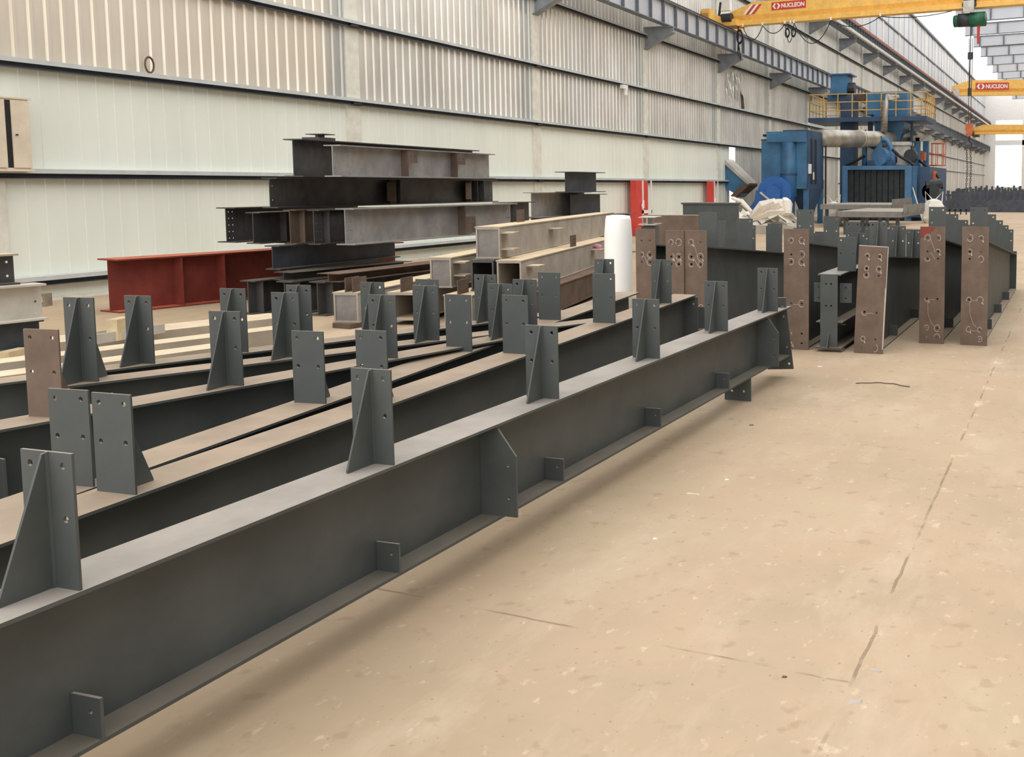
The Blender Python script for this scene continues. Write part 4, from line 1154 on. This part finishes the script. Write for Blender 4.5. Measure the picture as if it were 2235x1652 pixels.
# hopper under the housing and legs
xa_, xb_ = px2(1725, 412, YD + .8).x, XS
MB().hexa([((xa_+xb_)/2 - .2, YD + 1.8, .4), ((xa_+xb_)/2 + .2, YD + 1.8, .4), ((xa_+xb_)/2 + .2, YD + 2.4, .4), ((xa_+xb_)/2 - .2, YD + 2.4, .4),
           (xa_, YD + .8, zl_), (xb_, YD + .8, zl_), (xb_, YB - .2, zl_), (xa_, YB - .2, zl_)]).build('dust_hopper', M['blue_dk'], DC)
for xx in (xa_, xb_ - .2):
    for yy in (YD + .6, YB - .3):
        MB().box(xx, xx + .2, yy, yy + .2, 0, zl_).build('leg', M['blue'], DC)
for x, y0_, y1_, w_ in ((1767, 358, 379, .22), (1775, 376, 392, .07)):
    y_ = deep(x, XS); MB().box(XS + .0, XS + .03, y_ - w_, y_ + w_, GX(x, y1_, XS).z, GX(x, y0_, XS).z).build('white_notice', M['white'], DC)
for y_ in (293, 304, 317, 328):
    dbox('pipe_stub', M['black'], 1657 + (y_ % 3)*4, 1676, y_, y_ + (5 if y_ != 304 else 3), YD + 1.2, .3)
c0, c1 = GX(1798, 302, XS), px2(1986, 304, YM + 4)
c0.y -= .0
cm_ = c0.lerp(c1, .38); ux = (c1 - c0).normalized()
hd = MB().tube([c0 - ux*.3, cm_], .40, 20).tube([cm_, c1], .38, 20)
hd.tube([cm_ - ux*.06, cm_ + ux*.06], .44, 20)
hd.build('round_duct', M['galv_duct'], DC, True)
MB().tube([c1, c1 + ux*.06], .5, 20).build('duct_end_ring', M['chamber'], DC)
dbox('pipe_down', M['black'], 1800, 1803, 318, 470, YB - .2, .1)
dbox('meter_box', M['crate_grey'], 1791, 1799, 392, 432, YB + .1, .3)
MB().box(px2(1791, 400, YB).x - .3, px2(1803, 400, YB).x + .05, YB - .1, YB + .4, 0, .12).tube([(px2(1795, 400, YB + .2).x, YB + .2, 0), (px2(1795, 400, YB + .2).x, YB + .2, px2(1795, 430, YB + .2).z)], .05, 8).build('meter_post', M['crate_grey'], DC)

# ------------------------------------------------------------------ loose things around the machine
def rumple(w, d, h, seed, n=9):
    rn = random.Random(seed); pts = []; fs = []
    for j in range(n + 1):
        for i in range(n + 1):
            x = (i/n - .5)*w; y = (j/n - .5)*d
            e = (1 - (2*i/n - 1)**2)*(1 - (2*j/n - 1)**2)
            edge = i in (0, n) or j in (0, n)
            z = 0.0 if edge else h*e*(.45 + .8*rn.random())
            pts.append((x + (0 if edge else rn.uniform(-.3, .3)*w/n), y + (0 if edge else rn.uniform(-.3, .3)*d/n), z))
    for j in range(n):
        for i in range(n):
            a = j*(n+1) + i; fs.append((a, a + 1, a + n + 2, a + n + 1))
    return MB().poly(pts, fs)
q = GD(1668, 478, 37)
rn = random.Random(11)
hp = rumple(2.2, 2.2, .34, 4, 12)
for k in range(16):
    a0 = rn.uniform(-.9, .9); x0_ = rn.uniform(-1.0, .8); y0_ = rn.uniform(-.9, .5); w_ = rn.uniform(.12, .3); L_ = rn.uniform(.6, 1.3)
    dx, dy = math.cos(a0), math.sin(a0); pts = []
    for i in range(6):
        f = i/5; hgt = .15 + .5*math.sin(math.pi*min(1, f*.8 + .1))*rn.uniform(.55, 1.1)
        cx_, cy_ = x0_ + dx*L_*(f - .4), y0_ + dy*L_*(f - .4)
        tw = rn.uniform(-.5, .5)
        pts += [(cx_ - dy*w_, cy_ + dx*w_, hgt + w_*tw), (cx_ + dy*w_, cy_ - dx*w_, hgt - w_*tw)]
    n0 = len(hp.v)
    hp.poly(pts, [(2*i, 2*i + 1, 2*i + 3, 2*i + 2) for i in range(5)])
hp = tag(hp.build('plastic_sheeting', M['tarp'], None, False, (q.x, q.y, .14)), 'crumpled heap of white sheeting in front of the bright blue fan', 'sheeting', None, 'thing')
sol = hp.modifiers.new('thickness', 'SOLIDIFY'); sol.thickness = .012
mb = MB(); mb.box(-1.5, 1.6, -1.3, 1.2, 0, .12).box(-1.5, 1.6, -1.3, -1.2, .12, .3).box(-1.5, 1.6, 1.1, 1.2, .12, .3)
tag(mb.build('pallet_tray', M['crate_grey'], None, False, (q.x, q.y, 0)), 'low grey tray under the heap of white sheeting', 'tray', None, 'thing')
# strips of sheet sticking out of the heap
for k, (xa, ya, xb, yb, w_) in enumerate(((1597, 432, 1640, 462, .06), (1640, 474, 1692, 440, .14), (1668, 470, 1705, 442, .16), (1640, 478, 1725, 459, .12), (1712, 436, 1718, 468, .16))):
    A_, B_ = GD(xa, ya, 35.5), GD(xb, yb, 35.2)
    mb = MB().tube([A_, A_.lerp(B_, .5) + Vector((0, 0, .12)), B_], [w_*.8, w_*1.6, w_], 6)
    tag(mb.build('sheet_roll', M['tarp'], None, False), '%s white strip sticking out of the sheeting heap, counted from the wall' % ORD[k], 'strip', 'white strips in the heap', 'thing')
def sack(label, x, y, zc, w, h, cols=12):
    q = GD(x, y, zc); mb = MB(); n = 16; pts = []; fs = []
    prof = [(.42, 0), (.55, .18), (.55, .45), (.48, .7), (.3, .92), (.08, 1.0)]
    rn = random.Random(int(x))
    for rr, z in prof:
        for i in range(n):
            a = 2*math.pi*i/n; k2 = 1 + .1*math.sin(5*a + z*6) + rn.uniform(-.04, .04)
            pts.append((rr*w*k2*math.cos(a), rr*w*.8*k2*math.sin(a), z*h))
    for j in range(len(prof) - 1):
        for i in range(n): fs.append((j*n+i, j*n+(i+1) % n, (j+1)*n+(i+1) % n, (j+1)*n+i))
    fs.append(tuple(range((len(prof)-1)*n, len(prof)*n))); fs.append(tuple(reversed(range(n))))
    t = thing('bulk_bag', label, 'bag', (q.x, q.y, 0))
    mb.poly(pts, fs).build('bag_body', M['tarp'], t)
    for sx in (-1, 1):
        MB().tube([(sx*w*.35, 0, h*.75), (sx*w*.4, 0, h*1.3), (sx*w*.1, 0, h*1.0)], .03, 5).build('strap', M['white'], t)
    return t
sack('white bulk bag slumped beside the mouth of the machine', 2038, 476, 46, 1.0, 1.1)
sack('small white bulk bag hanging open beside the dust collector legs', 1819, 470, 45, .75, 1.0)
A_, B_ = GD(1990, 403, 49), GD(2014, 482, 46.5)
tag(MB().tube([A_, B_], .035, 6).build('long_pole', M['chamber']), 'thin pale pole leaning on the machine beside the bag', 'pole', None, 'thing')
# roller table in front of the mouth
for name, x0, x1, y0, y1, zc, lab in (('roller_table', 1790, 1952, 446, 459, 41.5, 'grey plated roller table leading into the machine mouth'), ('roller_table', 1828, 1975, 461, 470, 35.0, 'open roller table with upright pins in front of the machine')):
    A_ = GD(x0, y1, zc); B_ = GD(x1, y1, zc)
    L_ = (B_ - A_).length
    t = thing(name, lab, 'conveyor', (A_.x, A_.y, 0), 0, 'roller tables')
    w = B_.x - A_.x; zt = GD(x0, y0, zc).z
    MB().box(0, w, 0, 5.2, zt - .2, zt).build('table_top', M['table'], t)
    for k in range(4):
        MB().box(.2 + (w - .4)*k/3 - .06, .2 + (w - .4)*k/3 + .06, .3, .42, 0, zt - .2).build('leg', M['dark_steel_far'], t)
    for k in range(14):
        MB().tube([(w + .05, .2 + .36*k, zt - .1), (w + .05, .2 + .36*k, zt + .22)], .04, 6).build('pin', M['table'], t)
# dark stored steel far away, in rows across the hall
for k in range(6):
    y = 66 + k*3.0; xa = GY(2062 + 10*k, 460, y).x
    z1_ = [1.35, 1.5, 1.42, 1.6, 1.5, 1.65][k]
    t = thing('steel_stack', '%s dark row of stored beams across the far floor, behind the hanging chain' % ORD[k], 'stack', (xa, y, 0), 0, 'dark rows of steel far away')
    MB().box(0, 9, 0, .4, 0, z1_*.55).build('lower_beam', M['dark_steel_far'], t)
    mb = MB()
    x = .1; rn = random.Random(k)
    while x < 9:
        mb.box(x, x + .16, .05, .3, z1_*.55, z1_*(.85 + .2*rn.random())); x += .42
    for i in range(0, len(mb.v)//8):
        pass
    mb.build('upright_cleats', M['dark_steel_far'], t)['kind'] = 'stuff'
q = GZ(2070, 455, 0)
cw = GY(2048, 428, 60)
t = thing('frame_rack', 'small dark frame with uprights standing behind the rafters near the chain', 'rack', (cw.x, 60, 0))
for k in range(6): MB().box(.0 + .32*k, .08 + .32*k, 0, .08, 0, 1.1).build('upright', M['dark_steel_far'], t)
MB().box(0, 1.7, 0, .08, 1.1, 1.2).box(0, 1.7, 0, .08, .2, .3).build('frame_rail', M['dark_steel_far'], t)

# ------------------------------------------------------------------ litter on the aisle floor
q = GZ(1868, 838); q2 = GZ(1985, 846)
mb = MB(); d_ = q2 - q
mb.tube([q + d_*(i/12) + Vector((0, .10*math.sin(math.pi*i/12) + .012*math.sin(i*1.7), .006)) for i in range(13)], .004, 5)
tag(mb.build('tie_wire', M['rust']), 'thin rusty wire lying curved on the aisle floor', 'wire', None, 'thing')
for px_, py_, a_, L_, w_, mt, nm, lab in ((1587, 1047, .3, .013, .006, 'white', 'paper_scrap', 'small white paper scrap on the floor beside the outermost beam'),
        (1512, 1078, 0, .04, .003, 'tarp', 'thin_stick', 'thin pale stick on the floor beside the outermost beam'),
        (1430, 1176, .5, .011, .006, 'white', 'paper_scrap', 'tiny white paper scrap on the floor, near the larger side plate of the beam'),
        (1790, 800, .2, .025, .01, 'white', 'paper_scrap', 'white paper scrap on the floor in front of the grey column base'),
        (1912, 1464, -.2, .024, .007, 'chalk', 'plaster_chip', 'long pale plaster chip at the floor joint'),
        (1866, 1532, .3, .026, .014, 'chalk', 'plaster_chip', 'broad pale plaster chip at the crossing of the floor joints'),
        (1640, 928, .4, .018, .014, 'rust', 'wood_chip', 'dark chip on the floor below the hanging cleat'),
        (1712, 1478, .1, .009, .006, 'rust', 'stone', 'dark pebble beside the cross joint in the floor')):
    p_ = GZ(px_, py_)
    tag(MB().hexa([(-L_, -w_, 0), (L_*.8, -w_*.8, 0), (L_, w_, 0), (-L_*.7, w_*.9, 0), (-L_*.9, -w_*.7, .003), (L_*.7, -w_*.6, .005), (L_*.85, w_*.7, .003), (-L_*.6, w_*.7, .005)]).build(nm, M[mt], None, False, p_, a_), lab, 'litter', 'litter on the floor', 'thing')

# buckled sheet with rusty streaks high on the wall behind the machine
w_ = [o for o in bpy.data.objects if o.name == 'wall_left'][0]
mb = MB(); rn = random.Random(5)
for k in range(9):
    y_ = 41.6 + k*.22; z0_ = 5.15 + rn.uniform(0, .35) + .04*k; z1_ = 6.75 - rn.uniform(0, .2)
    pts = [(XW - .08 + rn.uniform(-.02, .05), y_ + .25*(1 - i/5)*(-1 if k < 5 else .3) + rn.uniform(-.04, .04), z0_ + (z1_ - z0_)*i/5) for i in range(6)]
    mb.tube(pts, [.02, .05, .06, .05, .04, .02], 5)
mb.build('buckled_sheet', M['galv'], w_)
mb = MB()
for k in range(2):
    mb.tube([(XW - .02, 43.55 + .12*k, 5.15), (XW - .03, 43.5 + .1*k, 5.5 + .15*k), (XW - .06, 43.35 + .1*k, 5.9)], [.05, .04, .01], 6)
mb.build('rust_streak', M['rust'], w_)
